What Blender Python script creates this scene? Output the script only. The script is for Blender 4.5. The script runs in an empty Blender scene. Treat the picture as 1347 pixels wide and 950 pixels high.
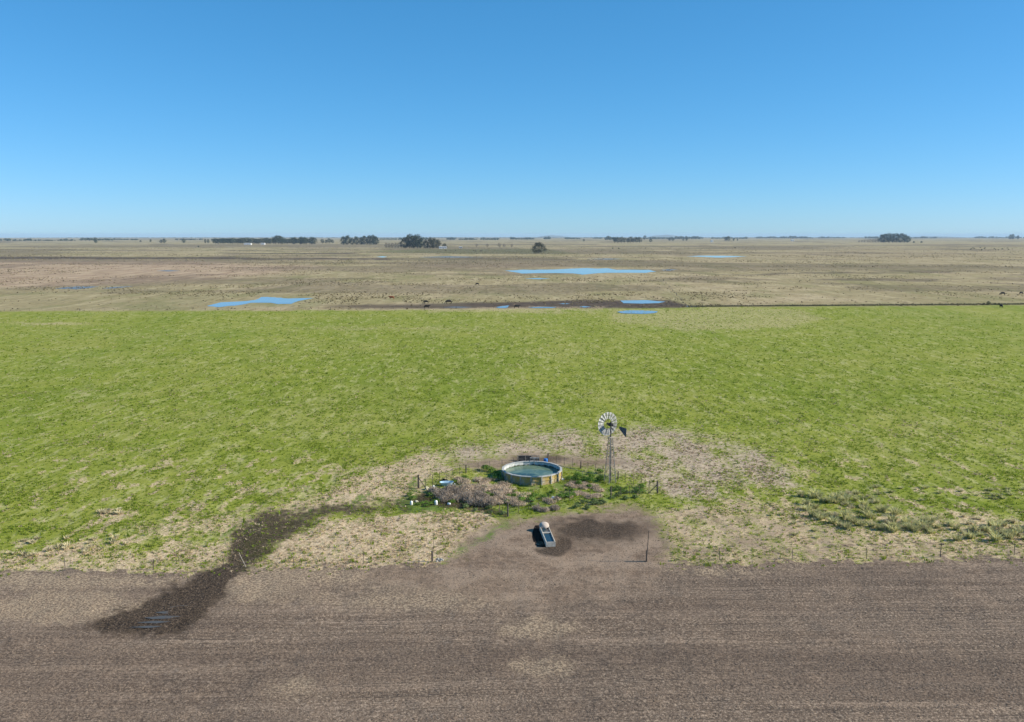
import bpy, bmesh, math, random
import numpy as np
from mathutils import Vector, Matrix
R = math.radians
random.seed(7); rng = np.random.default_rng(7)
sc = bpy.context.scene
C = sc.collection

# ------------------------------------------------------------------ camera, sky, sun, exposure
F, CX, CY, YH, H = 1150.0, 673.5, 475.0, 309.0, 30.0      # focal length (px of the 1347 px photo), centre, eye level, drone height
PITCH = math.atan((CY - YH) / F)
EARTH = 7.4e6                                              # effective earth radius (with refraction)
cam = bpy.data.objects.new('camera', bpy.data.cameras.new('camera')); C.objects.link(cam)
cam.location = (0, 0, H); cam.rotation_euler = (math.pi/2 - PITCH, 0, 0)
cam.data.sensor_width = 36; cam.data.lens = F/1347*36
cam.data.clip_start = 0.5; cam.data.clip_end = 90000
sc.camera = cam
SUN_EL, SUN_OFF = R(30), R(4)                              # sun on the right, 4 degrees to the camera's side
sv = Vector((math.cos(SUN_EL)*math.cos(SUN_OFF), -math.cos(SUN_EL)*math.sin(SUN_OFF), math.sin(SUN_EL)))
sun = bpy.data.objects.new('sun', bpy.data.lights.new('sun', 'SUN')); C.objects.link(sun)
sun.rotation_euler = (-sv).to_track_quat('-Z', 'Y').to_euler()
sun.data.energy = 5.0; sun.data.angle = R(0.53); sun.data.color = (1, 0.94, 0.82)
w = bpy.data.worlds.new('World'); sc.world = w; w.use_nodes = True
nt = w.node_tree; nt.nodes.clear()
sky = nt.nodes.new('ShaderNodeTexSky'); sky.sky_type = 'NISHITA'; sky.sun_disc = False
sky.sun_elevation = SUN_EL; sky.sun_rotation = R(90) + SUN_OFF
sky.altitude = 50; sky.air_density = 0.75; sky.dust_density = 0.15; sky.ozone_density = 7.0
hs = nt.nodes.new('ShaderNodeHueSaturation'); hs.inputs['Saturation'].default_value = 1.05
bg = nt.nodes.new('ShaderNodeBackground'); bg.inputs[1].default_value = 0.115
wo = nt.nodes.new('ShaderNodeOutputWorld')
nt.links.new(sky.outputs[0], hs.inputs['Color']); tm = nt.nodes.new('ShaderNodeMix'); tm.data_type = 'RGBA'; tm.blend_type = 'MULTIPLY'; tm.inputs[0].default_value = 1; tm.inputs[7].default_value = (.63, .95, 1.0, 1)
nt.links.new(hs.outputs[0], tm.inputs[6])
def chan(sock, k, p, e=.1626):                             # one response curve per channel over the whole sky
    a = nt.nodes.new('ShaderNodeMath'); a.operation = 'POWER'; nt.links.new(sock, a.inputs[0]); a.inputs[1].default_value = p
    b = nt.nodes.new('ShaderNodeMath'); b.operation = 'MULTIPLY'; nt.links.new(a.outputs[0], b.inputs[0]); b.inputs[1].default_value = k/e*e**p; return b.outputs[0]
sep = nt.nodes.new('ShaderNodeSeparateColor'); com = nt.nodes.new('ShaderNodeCombineColor'); nt.links.new(tm.outputs[2], sep.inputs[0])
nt.links.new(sep.outputs[0], com.inputs[0]); nt.links.new(chan(sep.outputs[1], .79, .713), com.inputs[1]); nt.links.new(chan(sep.outputs[2], .915, .73), com.inputs[2])
nt.links.new(com.outputs[0], bg.inputs[0]); nt.links.new(bg.outputs[0], wo.inputs[0])
sc.view_settings.view_transform = 'Standard'; sc.view_settings.look = 'None'
sc.view_settings.exposure = 0.5; sc.view_settings.gamma = 1
sc.render.engine = 'CYCLES'
try:
    sc.cycles.volume_bounces = 0; sc.cycles.max_bounces = 6; sc.cycles.volume_max_steps = 64
except Exception: pass

# ------------------------------------------------------------------ numpy noise and survey helpers
def _hash(ix, iy, s):
    h = (ix.astype(np.int64)*374761393 + iy.astype(np.int64)*668265263 + s*974634777) & 0xffffffff
    h = ((h ^ (h >> 13))*1274126177) & 0xffffffff
    return ((h ^ (h >> 16)) & 0xffffff)/float(0xffffff)
def vnoise(x, y, s=0):
    x = np.asarray(x, float); y = np.asarray(y, float)
    ix = np.floor(x); iy = np.floor(y); fx = x-ix; fy = y-iy
    fx = fx*fx*(3-2*fx); fy = fy*fy*(3-2*fy)
    a = _hash(ix, iy, s); b = _hash(ix+1, iy, s); c = _hash(ix, iy+1, s); d = _hash(ix+1, iy+1, s)
    return (a*(1-fx)+b*fx)*(1-fy) + (c*(1-fx)+d*fx)*fy
def fbm(x, y, s=0, o=4):
    t = 0; a = .5; n = 0
    for k in range(o):
        t = t + a*vnoise(x*2**k + 13.7*k, y*2**k - 7.1*k, s+k); n += a; a *= .5
    return t/n
def sstep(a, b, x):
    t = np.clip((x-a)/(b-a), 0, 1); return t*t*(3-2*t)
def curv(x, y): return -(x*x+y*y)/(2*EARTH)
def relief(x, y):
    d = np.hypot(x, y)
    near = 1 - sstep(220, 330, d)
    z = (fbm(x*.09, y*.09, 5, 3)-.5)*.35*near + (vnoise(x*.7, y*.7, 9)-.5)*.09*near
    return z - .0
def gz(x, y): return float(curv(x, y) + relief(np.array(x, float), np.array(y, float)))
cp, sp = math.cos(PITCH), math.sin(PITCH)
def G(u, v, use=True):
    """ground point surveyed along the bearing and depression (u, v) of the photograph"""
    a = (u-CX)/F; b = (CY-v)/F
    d = (a, cp + b*sp, -sp + b*cp)
    z = 0.0
    for _ in range(60):
        if d[2] >= -1e-5: break
        t = (z - H)/d[2]; z2 = curv(d[0]*t, d[1]*t)
        if abs(z2-z) < 1e-4: break
        z = max(z2, -60)
    t = (z - H)/d[2]
    return (d[0]*t, d[1]*t)
def P(u, v):
    x, y = G(u, v); return Vector((x, y, gz(x, y)))
def ppm(v, u=CX):
    """photo pixels per metre at a ground row"""
    x, y = G(u, v); return F/(y*cp + (H)*sp)
def proj(x, y):
    Z = np.maximum(y*cp + H*sp, 4.0)
    return CX + F*x/Z, CY + F*(H*cp - y*sp)/Z

def soft_poly(u, v, pts, su, svv=None):
    """1 inside, 0 outside, soft border (su px)"""
    svv = svv or su
    px = np.array([p[0] for p in pts], float)/su; py = np.array([p[1] for p in pts], float)/svv
    U = u/su; V = v/svv
    out = np.zeros(u.shape)
    m = (U > px.min()-1.5) & (U < px.max()+1.5) & (V > py.min()-1.5) & (V < py.max()+1.5)
    if not m.any(): return out
    a = U[m]; b = V[m]; d = np.full(a.shape, 1e9); ins = np.zeros(a.shape, bool)
    n = len(px)
    for i in range(n):
        x0, y0, x1, y1 = px[i], py[i], px[(i+1) % n], py[(i+1) % n]
        ex, ey = x1-x0, y1-y0; L = ex*ex+ey*ey+1e-12
        t = np.clip(((a-x0)*ex+(b-y0)*ey)/L, 0, 1)
        d = np.minimum(d, (a-x0-t*ex)**2+(b-y0-t*ey)**2)
        c = ((y0 > b) != (y1 > b)) & (a < (x1-x0)*(b-y0)/((y1-y0) if abs(y1-y0) > 1e-9 else 1e-9)+x0)
        ins ^= c
    d = np.sqrt(d); sd = np.where(ins, d, -d)
    out[m] = sstep(-1, 1, sd)
    return out
def blob(u, v, cu, cv, ru, rv):
    return np.exp(-(((u-cu)/ru)**2+((v-cv)/rv)**2))
SOIL_EDGE = ([-4000, -500, 0, 80, 150, 250, 330, 420, 560, 600, 740, 860, 1000, 1100, 1240, 1347, 1900, 5000],
             [770, 757, 752, 749, 750, 751, 749, 746, 742, 738, 740, 741, 741, 738, 734, 732, 724, 705])
GREEN_TOP = ([-4000, 0, 400, 650, 900, 1060, 1347, 5000], [415, 409.5, 408.5, 407, 404.5, 403, 401.5, 390])
def fields(x, y):
    """land-cover weights of every ground point, all in 0..1"""
    u, v = proj(x, y); D = np.hypot(x, y)
    n1 = fbm(x*.02, y*.02, 1); n2 = fbm(x*.12, y*.08, 2); n3 = fbm(x*.5, y*.4, 3); n4 = fbm(x*1.6, y*1.4, 4, 3)
    f = {}
    e = np.interp(u, *SOIL_EDGE); nf = (n3-.5)*8 + (n4-.5)*20
    f['soil'] = sstep(-8, 8, v - e + nf)
    gt = np.interp(u, *GREEN_TOP)
    f['green'] = sstep(-1.2, 1.6, v - gt + (n2-.5)*2.5)
    # dry grass in the pasture
    wu = u + (n3-.5)*34 + (n2-.5)*26; wv = v + (n4-.5)*16 + (n3-.5)*12
    st = soft_poly(wu, wv, [(330, 752), (385, 702), (430, 685), (470, 680), (560, 674), (640, 672), (662, 688), (610, 722), (560, 750)], 7)
    st = np.maximum(st, .66*soft_poly(wu, wv, [(-900, 738), (0, 726), (60, 716), (125, 712), (190, 726), (250, 712), (330, 708), (322, 760), (-900, 765)], 13))
    st = np.maximum(st, .80*soft_poly(wu, wv, [(400, 660), (470, 615), (560, 590), (600, 610), (560, 640), (540, 664), (440, 676)], 18))
    st = np.maximum(st, .62*soft_poly(wu, wv, [(860, 672), (960, 652), (1100, 668), (1250, 672), (1500, 676), (1900, 690), (1900, 770), (860, 770)], 14))
    st = np.maximum(st, .62*soft_poly(wu, wv, [(180, 690), (330, 668), (420, 640), (440, 672), (320, 706), (180, 712)], 16))
    st = np.maximum(st, blob(wu, wv, 145, 675, 17, 5)*1.3)
    st = np.maximum(st, .42*soft_poly(u, v+(n2-.5)*10, [(790, 404), (1050, 404), (1100, 420), (1030, 434), (900, 436), (800, 422)], 14, 4))
    st = np.maximum(st, .45*soft_poly(u, v+(n2-.5)*10, [(560, 406), (800, 402), (800, 411), (560, 411)], 10, 2))
    st = np.maximum(st, .5*blob(u, v+(n2-.5)*8, 70, 426, 90, 3)); st = np.maximum(st, .4*blob(u, v+(n2-.5)*8, 520, 432, 230, 4))
    st = np.maximum(st, .45*blob(u, v+(n2-.5)*8, 110, 517, 20, 4))
    # scattered straw flecks all over the green field, more of them towards the camera
    dens = sstep(440, 700, v)
    n5 = fbm(x*.9, y*.35, 14, 4)
    st = np.maximum(st, sstep(.50, .68, n5+.25*(n3-.5))*(.18+.34*dens)*sstep(.34, .62, n1+.5*(n2-.5)+.10*dens))
    st = np.where(v > 600, st*(.55+.9*n5), st)
    f['straw'] = np.clip(st, 0, 1)
    pk = soft_poly(wu, wv, [(500, 616), (560, 594), (640, 580), (700, 568), (820, 560), (950, 572), (1010, 598), (1045, 640), (960, 652), (880, 660), (840, 640), (760, 612), (640, 612), (560, 622)], 34, 24)
    f['pink'] = np.clip(np.maximum(pk*(.10+1.25*fbm(x*.35, y*.16, 15, 4)), .5*np.maximum(soft_poly(u, v, [(671, 582), (689, 546), (692, 546), (677, 584)], 1.5), .6*soft_poly(u, v, [(985, 602), (1185, 491), (1188, 492), (992, 604)], 1.5))), 0, 1)
    # bare trampled ground
    n6 = fbm(x*.7, y*.5, 33, 4)
    dt = soft_poly(wu*.9+u*.1, wv*.8+v*.2, [(560, 760), (585, 738), (622, 704), (665, 684), (740, 672), (830, 664), (862, 680), (880, 720), (870, 760)], 34, 18)
    dt = np.maximum(dt, .8*soft_poly(wu*.4+u*.6, wv*.4+v*.6, [(595, 612), (640, 602), (700, 596), (800, 602), (850, 612), (760, 616), (620, 618)], 9))
    dt = np.maximum(dt, .52*(.10+1.2*n6)*soft_poly(wu, wv, [(862, 668), (960, 655), (1080, 690), (1200, 712), (1500, 716), (1500, 740), (862, 748)], 24, 10))
    dt = np.maximum(dt, .78*soft_poly(wu, wv, [(470, 748), (560, 742), (900, 742), (860, 770), (800, 790), (740, 800), (660, 800), (600, 785), (480, 765)], 34, 22))
    f['dirt'] = np.clip(dt, 0, 1)
    lu = soft_poly(wu*.4+u*.6, wv*.4+v*.6, [(574, 736), (600, 721), (640, 702), (668, 683), (674, 690), (640, 712), (604, 728)], 7)*(.15+.9*n5)
    lu = np.maximum(lu, .9*soft_poly(wu*.3+u*.7, wv*.3+v*.7, [(552, 644), (640, 624), (722, 610), (800, 622), (864, 648), (806, 660), (670, 680), (600, 664)], 8)*(.05+1.0*n5))
    lu = np.maximum(lu, .85*soft_poly(wu*.5+u*.5, wv*.5+v*.5, [(520, 655), (548, 650), (575, 662), (604, 668), (560, 676), (525, 672)], 5))
    lu = np.maximum(lu, .7*sstep(.55, .72, n5)*soft_poly(wu, wv, [(250, 690), (340, 650), (560, 600), (560, 650), (430, 690), (300, 720)], 20))
    f['lush'] = np.clip(lu*.9, 0, 1)
    dd = np.clip(blob(wu, wv, 782, 699, 84, 21)*1.2, 0, 1)*(.30+.85*n3)
    dd = np.maximum(dd, soft_poly(wu*.3+u*.7, wv*.3+v*.7, [(700, 722), (712, 730), (735, 732), (752, 722), (750, 708), (735, 706), (725, 716)], 7)*.95)
    dd = np.maximum(dd, .55*soft_poly(wu*.4+u*.6, wv*.4+v*.6, [(664, 606), (690, 599), (735, 600), (760, 606), (735, 610), (690, 610)], 4))
    dd = np.maximum(dd, .95*soft_poly(u, v, [(703, 697), (701, 704), (703, 713), (712, 718), (718, 716), (710, 692)], 2.0))  # trough's shadow painted into the ground colour, together with wet mud
    dd = np.maximum(dd, .75*soft_poly(u, v+(n3-.5)*3, [(1090, 716.6), (1200, 713.4), (1347, 714.5), (1600, 714), (1600, 716), (1347, 716.5), (1200, 715.4), (1090, 718)], 3, 1.0))
    dd = np.maximum(dd, .55*soft_poly(u, v+(n3-.5)*4, [(900, 726), (1040, 722), (1120, 718), (1120, 720), (1040, 724), (900, 728)], 4, 1.2))
    f['dirt_shade'] = np.clip(dd, 0, 1)
    wp = [(548, 656), (500, 661), (420, 664), (350, 672), (318, 684), (308, 712), (298, 736), (262, 752), (232, 770), (196, 795), (112, 822), (135, 834), (240, 832), (275, 806), (296, 782), (318, 757), (345, 738), (380, 708), (412, 690), (450, 678), (540, 670)]
    n6 = fbm(x*.7, y*.5, 33, 4)
    f['wet'] = soft_poly(wu*.8+u*.2, wv*.8+v*.2, wp, 16)*(.48+.75*n6+.30*sstep(735, 760, v))
    f['wet'] = np.maximum(f['wet'], .45*blob(u, v+(n2-.5)*5, 30, 517, 55, 2.5))
    f['wet'] = np.clip(f['wet'], 0, 1)
    f['wet'] = np.maximum(f['wet'], .5*blob(u, wv, 150, 828, 90, 5))
    f['wet'] = np.maximum(f['wet'], .9*soft_poly(wu*.4+u*.6, wv*.4+v*.6, [(556, 648), (575, 655), (620, 660), (664, 672), (668, 680), (640, 674), (560, 664), (535, 660)], 5))
    # ploughed field litter
    go = blob(wu, wv, 712, 828, 52, 16)*.9 + blob(wu, wv, 720, 880, 45, 14)*.8 + blob(wu, wv, 395, 905, 60, 22)*.45 + blob(u, wv, 560, 785, 170, 22)*.7 + blob(u, wv, 90, 800, 130, 20)*1.0 + blob(u, wv, 60, 765, 200, 8)*.8 + blob(u, wv, 330, 770, 60, 22)*.7 + blob(u, wv, 440, 757, 120, 9)*.75 + blob(u, wv, 90, 762, 120, 7)*.4 + blob(u, wv, 960, 752, 130, 7)*.6 + blob(u, wv, 640, 760, 60, 14)*.5
    f['sdark'] = np.clip(.55*blob(wu, wv, 690, 865, 60, 40)+.5*blob(wu, wv, 1150, 760, 260, 14)+.35*blob(u, wv, 300, 860, 200, 10)+.6*blob(wu, wv, 880, 800, 200, 9)+.55*sstep(.50, .66, fbm(x*.035, y*.22, 51, 4))*sstep(760, 790, v)+.4*blob(wu, wv, 1000, 870, 300, 30), 0, 1)
    f['gold'] = np.clip(go*(.55+1.35*n3), 0, 1)
    # far country
    fb = soft_poly(u, v+(n1-.5)*3, [(-900, 336.8), (180, 337.6), (520, 340), (520, 341.6), (180, 341.2), (-900, 342.6)], 20, 1.5)*(.6+.5*n2)
    fb = np.maximum(fb, .85*soft_poly(u, v, [(290, 333.3), (470, 332.6), (470, 334.2), (290, 334.6)], 16, .7))
    fb = np.maximum(fb, np.interp(u, [420, 560, 700, 780], [.6, .8, .9, 1.0])*(.6+.8*fbm(x*.05, y*.05, 24))*soft_poly(u, v+(n1-.5)*3, [(420, 401.5), (560, 399), (690, 397.4), (770, 394), (810, 395), (880, 394), (910, 404.5), (780, 407), (600, 406.6), (425, 406)], 14, 2.6))
    fb = np.maximum(fb, soft_poly(u, v, [(905, 402.4), (1347, 398.8), (2600, 388), (2600, 391), (1347, 400.6), (905, 404.2)], 6, .8)*.6)
    fb = np.maximum(fb, .45*blob(u, v, 430, 328, 110, 3)); fb = np.maximum(fb, .6*soft_poly(u, v, [(520, 341), (760, 343), (760, 340), (620, 338)], 10, 1))
    fb = np.maximum(fb, .55*sstep(.52, .64, fbm(x*.012, y*.03, 21))*np.where(u > 880, 1, .25)*sstep(340, 352, v)*(1-sstep(384, 400, v)))
    fb = np.maximum(fb, .50*sstep(.46, .60, fbm(x*.0018, y*.004, 22))*(1-sstep(350, 368, v)))
    fb = np.maximum(fb, .45*sstep(.52, .64, fbm(x*.008, y*.012, 26))*(1-sstep(384, 396, v)))
    f['fdark'] = np.clip(fb, 0, 1)
    fr = soft_poly(u, v+(n1-.5)*4, [(-900, 343), (250, 343), (420, 350), (350, 362), (120, 378), (-900, 388)], 60, 6)
    fr = np.maximum(fr, .5*blob(u, v, 640, 350, 160, 6)); fr = np.maximum(fr, .35*blob(u, v, 1150, 335, 300, 12))
    f['fpink'] = np.clip(fr, 0, 1)
    fg = soft_poly(u, v, [(480, 331), (560, 327.5), (720, 327.5), (760, 334), (600, 334)], 20, 1.2)
    fg = np.maximum(fg, .5*blob(u, v, 1080, 384, 60, 2.5)); fg = np.maximum(fg, .35*sstep(.5, .65, n1)*sstep(360, 395, v))
    f['fgreen'] = np.clip(fg, 0, 1)
    return f, u, v

# ------------------------------------------------------------------ materials
def newmat(name):
    m = bpy.data.materials.new(name); m.use_nodes = True
    nt = m.node_tree; b = nt.nodes['Principled BSDF']
    b.inputs['Specular IOR Level'].default_value = .12
    return m, nt, b
class N:
    def __init__(s, nt): s.nt = nt; s.tc = nt.nodes.new('ShaderNodeTexCoord')
    def node(s, t, **k):
        n = s.nt.nodes.new(t)
        for a, b in k.items(): setattr(n, a, b)
        return n
    def link(s, a, b): s.nt.links.new(a, b)
    def val(s, sock, v):
        if hasattr(v, 'links') or isinstance(v, bpy.types.NodeSocket): s.link(v, sock)
        else: sock.default_value = v
    def noise(s, scale, detail=3, rough=.55, sx=1, sy=1, sz=1, dist=0, coord='Object', off=0):
        mp = s.node('ShaderNodeMapping'); mp.inputs['Scale'].default_value = (sx, sy, sz); mp.inputs['Location'].default_value = (off, off*1.7, off*.3)
        s.link(s.tc.outputs[coord], mp.inputs[0])
        n = s.node('ShaderNodeTexNoise'); n.inputs['Scale'].default_value = scale; n.inputs['Detail'].default_value = detail
        n.inputs['Roughness'].default_value = rough; n.inputs['Distortion'].default_value = dist
        s.link(mp.outputs[0], n.inputs['Vector']); return n.outputs['Fac']
    def math(s, op, a, b=0, c=0, clamp=False):
        n = s.node('ShaderNodeMath', operation=op, use_clamp=clamp); s.val(n.inputs[0], a); s.val(n.inputs[1], b); s.val(n.inputs[2], c); return n.outputs[0]
    def rng(s, v, a, b, c=0, d=1, smooth=True):
        n = s.node('ShaderNodeMapRange'); n.interpolation_type = 'SMOOTHSTEP' if smooth else 'LINEAR'
        s.val(n.inputs[0], v)
        for i, q in zip((1, 2, 3, 4), (a, b, c, d)): n.inputs[i].default_value = q
        return n.outputs[0]
    def mix(s, f, a, b, mode='MIX'):
        n = s.node('ShaderNodeMix', data_type='RGBA', blend_type=mode); s.val(n.inputs[0], f)
        for i, q in ((6, a), (7, b)):
            if isinstance(q, (tuple, list)): q = (*q[:3], 1)
            s.val(n.inputs[i], q)
        return n.outputs[2]
    def attr(s, name, kind='GEOMETRY', out='Fac'):
        n = s.node('ShaderNodeAttribute', attribute_name=name, attribute_type=kind); return n.outputs[out]
    def ramp(s, f, stops):
        n = s.node('ShaderNodeValToRGB'); s.val(n.inputs[0], f); cr = n.color_ramp
        while len(cr.elements) < len(stops): cr.elements.new(.5)
        for e, (p, c) in zip(cr.elements, stops): e.position = p; e.color = (*c, 1)
        return n.outputs[0]
    def bump(s, h, strength, dist, b):
        n = s.node('ShaderNodeBump'); n.inputs['Strength'].default_value = strength; n.inputs['Distance'].default_value = dist
        s.link(h, n.inputs['Height']); s.link(n.outputs[0], b.inputs['Normal'])
def simple(name, col, rough=.8, var=.25, scale=3, dark=None, bump=0, metal=0, spec=.25):
    m, nt, b = newmat(name); n = N(nt)
    f = n.noise(scale, 5, .65); dark = dark or tuple(c*(1-var*1.6) for c in col)
    f2 = n.rng(f, .32, .68)
    n.link(n.mix(f2, dark, col), b.inputs['Base Color'])
    b.inputs['Roughness'].default_value = rough; b.inputs['Metallic'].default_value = metal; b.inputs['Specular IOR Level'].default_value = spec
    if bump: n.bump(f, bump, .05, b)
    return m

# ---- the ground
def ground_material():
    m, nt, b = newmat('pampas_ground'); n = N(nt)
    b.inputs['Roughness'].default_value = 1; b.inputs['Specular IOR Level'].default_value = .05
    nf = n.noise(6, 3); nm = n.noise(1.3, 4); nl = n.noise(.25, 4); nx = n.noise(.035, 4, .6); nxx = n.noise(.006, 4, .6); nc = n.noise(11, 3)
    comb = n.math('ADD', n.math('MULTIPLY', nf, .5), n.math('MULTIPLY', nm, .5))
    def mask(a, k=.7, s=.22, nn=None):
        a = n.attr(a); q = n.math('MULTIPLY_ADD', n.math('SUBTRACT', nn or comb, .5), k*2, a)
        return n.rng(q, .5-s, .5+s)
    # far pasture
    far = n.mix(n.rng(nx, .38, .62), (.335, .262, .138), (.440, .345, .205))
    far = n.mix(n.rng(nxx, .40, .62, 0, .75), far, (.275, .228, .108))
    far = n.mix(n.rng(nl, .50, .66, 0, .6), far, (.215, .170, .095))
    far = n.mix(n.rng(nm, .52, .72, 0, .5), far, (.380, .310, .180))
    fs1 = n.noise(1, 5, .65, sx=.14, sy=.022); fs2 = n.noise(1, 4, .6, sx=.045, sy=.011, off=9); fs3 = n.noise(1, 4, .65, sx=.5, sy=.10, off=3)
    far = n.mix(n.rng(fs1, .50, .64, 0, .75), far, (.455, .368, .215))
    far = n.mix(n.rng(fs2, .50, .62, 0, .65), far, (.225, .205, .085))
    far = n.mix(n.rng(fs3, .54, .68, 0, .7), far, (.140, .105, .060))
    far = n.mix(n.rng(fs3, .32, .46, .5, 0), far, (.440, .370, .220))
    far = n.mix(n.math('MULTIPLY', mask('fpink', .45, .45, fs2), .8), far, n.mix(n.rng(fs1, .4, .6), (.320, .215, .145), (.470, .340, .225)))
    far = n.mix(n.math('MULTIPLY', mask('fgreen', .3, .4, nx), .7), far, (.160, .175, .060))
    far = n.mix(mask('fdark', .3, .35, nl), far, n.mix(n.rng(nl, .4, .6), (.070, .052, .042), (.120, .090, .062)))
    # green pasture
    gr = n.mix(n.rng(nm, .36, .64), (.158, .192, .024), (.225, .254, .038))
    gr = n.mix(n.rng(nl, .38, .66, 0, .65), gr, (.270, .290, .046))
    gr = n.mix(n.rng(nx, .42, .66, 0, .55), gr, (.285, .280, .062))
    gr = n.mix(n.rng(n.noise(1, 5, .65, sx=1.1, sy=.28, off=5), .60, .72, 0, .7), gr, (.080, .120, .016))
    gr = n.mix(n.rng(n.noise(1, 5, .65, sx=.035, sy=.014, off=35), .48, .66, 0, .5), gr, (.145, .200, .020))
    gr = n.mix(n.rng(n.noise(1, 5, .7, sx=.05, sy=.02, off=55), .50, .68, 0, .4), gr, (.330, .310, .095))
    gr = n.mix(n.rng(n.noise(1, 5, .65, sx=.9, sy=.22, off=15), .50, .66, 0, .75), gr, (.390, .370, .150))
    col = n.mix(n.attr('green'), far, gr)
    stc = n.mix(n.rng(nf, .36, .64), (.370, .272, .165), (.640, .490, .315))
    stm = n.mix(n.rng(n.noise(1, 5, .7, sx=1.3, sy=.6, off=25), .52, .64, 0, .65), stc, (.230, .210, .085))
    stm = n.mix(n.rng(n.noise(1, 5, .7, sx=.8, sy=.4, off=45), .54, .66, 0, .6), stm, (.230, .165, .095))
    col = n.mix(mask('straw', .8, .22), col, stm)
    pkc = n.mix(n.rng(comb, .38, .6), (.270, .205, .140), (.500, .395, .275))
    col = n.mix(mask('pink', .9, .25), col, pkc)
    luc = n.mix(n.rng(comb, .4, .6), (.070, .120, .022), (.165, .225, .045))
    lush_col = luc
    # ploughed soil with tillage rows running across the view
    mp = n.node('ShaderNodeMapping'); mp.inputs['Rotation'].default_value = (0, 0, R(-1.2)); n.link(n.tc.outputs['Object'], mp.inputs[0])
    def rows(sx, sy, det=3):
        q = n.node('ShaderNodeMapping'); q.inputs['Scale'].default_value = (sx, sy, 1); n.link(mp.outputs[0], q.inputs[0])
        t = n.node('ShaderNodeTexNoise'); t.inputs['Scale'].default_value = 1; t.inputs['Detail'].default_value = det; n.link(q.outputs[0], t.inputs['Vector']); return t.outputs['Fac']
    r1 = rows(.035, .8, 2); r2 = rows(.05, 3.2, 3); r4 = rows(.07, 7.5, 3); r3 = rows(.03, .18, 4)
    so = n.mix(n.rng(r1, .36, .64), (.155, .108, .076), (.262, .188, .133))
    so = n.mix(n.rng(r3, .40, .62, 0, .7), so, (.200, .146, .106))
    so = n.mix(n.rng(r2, .50, .66, 0, .45), so, (.118, .088, .066))
    so = n.mix(n.rng(nc, .54, .66, 0, .8), so, (.420, .320, .230))
    so = n.mix(n.rng(nc, .34, .46, .7, 0), so, (.050, .037, .028))
    so = n.mix(n.rng(nf, .58, .72, 0, .5), so, (.095, .076, .064))
    so = n.mix(n.rng(r4, .52, .62, 0, .7), so, (.075, .057, .045))
    ng = n.noise(5, 3, .7, off=2)
    so = n.mix(n.rng(ng, .53, .62, 0, .75), so, (.075, .056, .042))
    so = n.mix(n.rng(ng, .36, .46, .6, 0), so, (.460, .350, .248))
    so = n.mix(n.math('MULTIPLY', n.attr('sdark'), .65), so, n.mix(n.rng(ng, .4, .6), (.160, .113, .083), (.068, .049, .038)))
    so = n.mix(n.math('MULTIPLY', mask('gold', .6, .3), .8), so, n.mix(n.rng(ng, .42, .58), (.420, .315, .205), (.165, .120, .085)))
    col = n.mix(mask('soil', .25, .2), col, so)
    dtc = n.mix(n.rng(comb, .38, .62), (.150, .104, .073), (.275, .196, .136))
    dtc = n.mix(n.rng(nl, .42, .62, 0, .6), dtc, (.330, .245, .175))
    col = n.mix(mask('dirt', .6, .35), col, dtc)
    col = n.mix(mask('lush', .8, .25), col, lush_col)
    wet = n.mix(n.rng(nf, .42, .62), (.018, .014, .012), (.085, .060, .040))
    col = n.mix(n.math('MULTIPLY', mask('wet', .95, .28), .93), col, wet)
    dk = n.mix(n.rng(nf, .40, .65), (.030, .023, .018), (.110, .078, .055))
    col = n.mix(n.math('MULTIPLY', mask('dirt_shade', .5, .3), .9), col, dk)
    n.link(col, b.inputs['Base Color'])
    bh = n.math('ADD', n.math('MULTIPLY', nf, .5), n.math('ADD', n.math('MULTIPLY', nm, 1.2), n.math('MULTIPLY', n.math('MULTIPLY', r2, .8), n.attr('soil'))))
    n.bump(bh, .55, .12, b)
    return m
M = {}
M['ground'] = ground_material()

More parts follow.
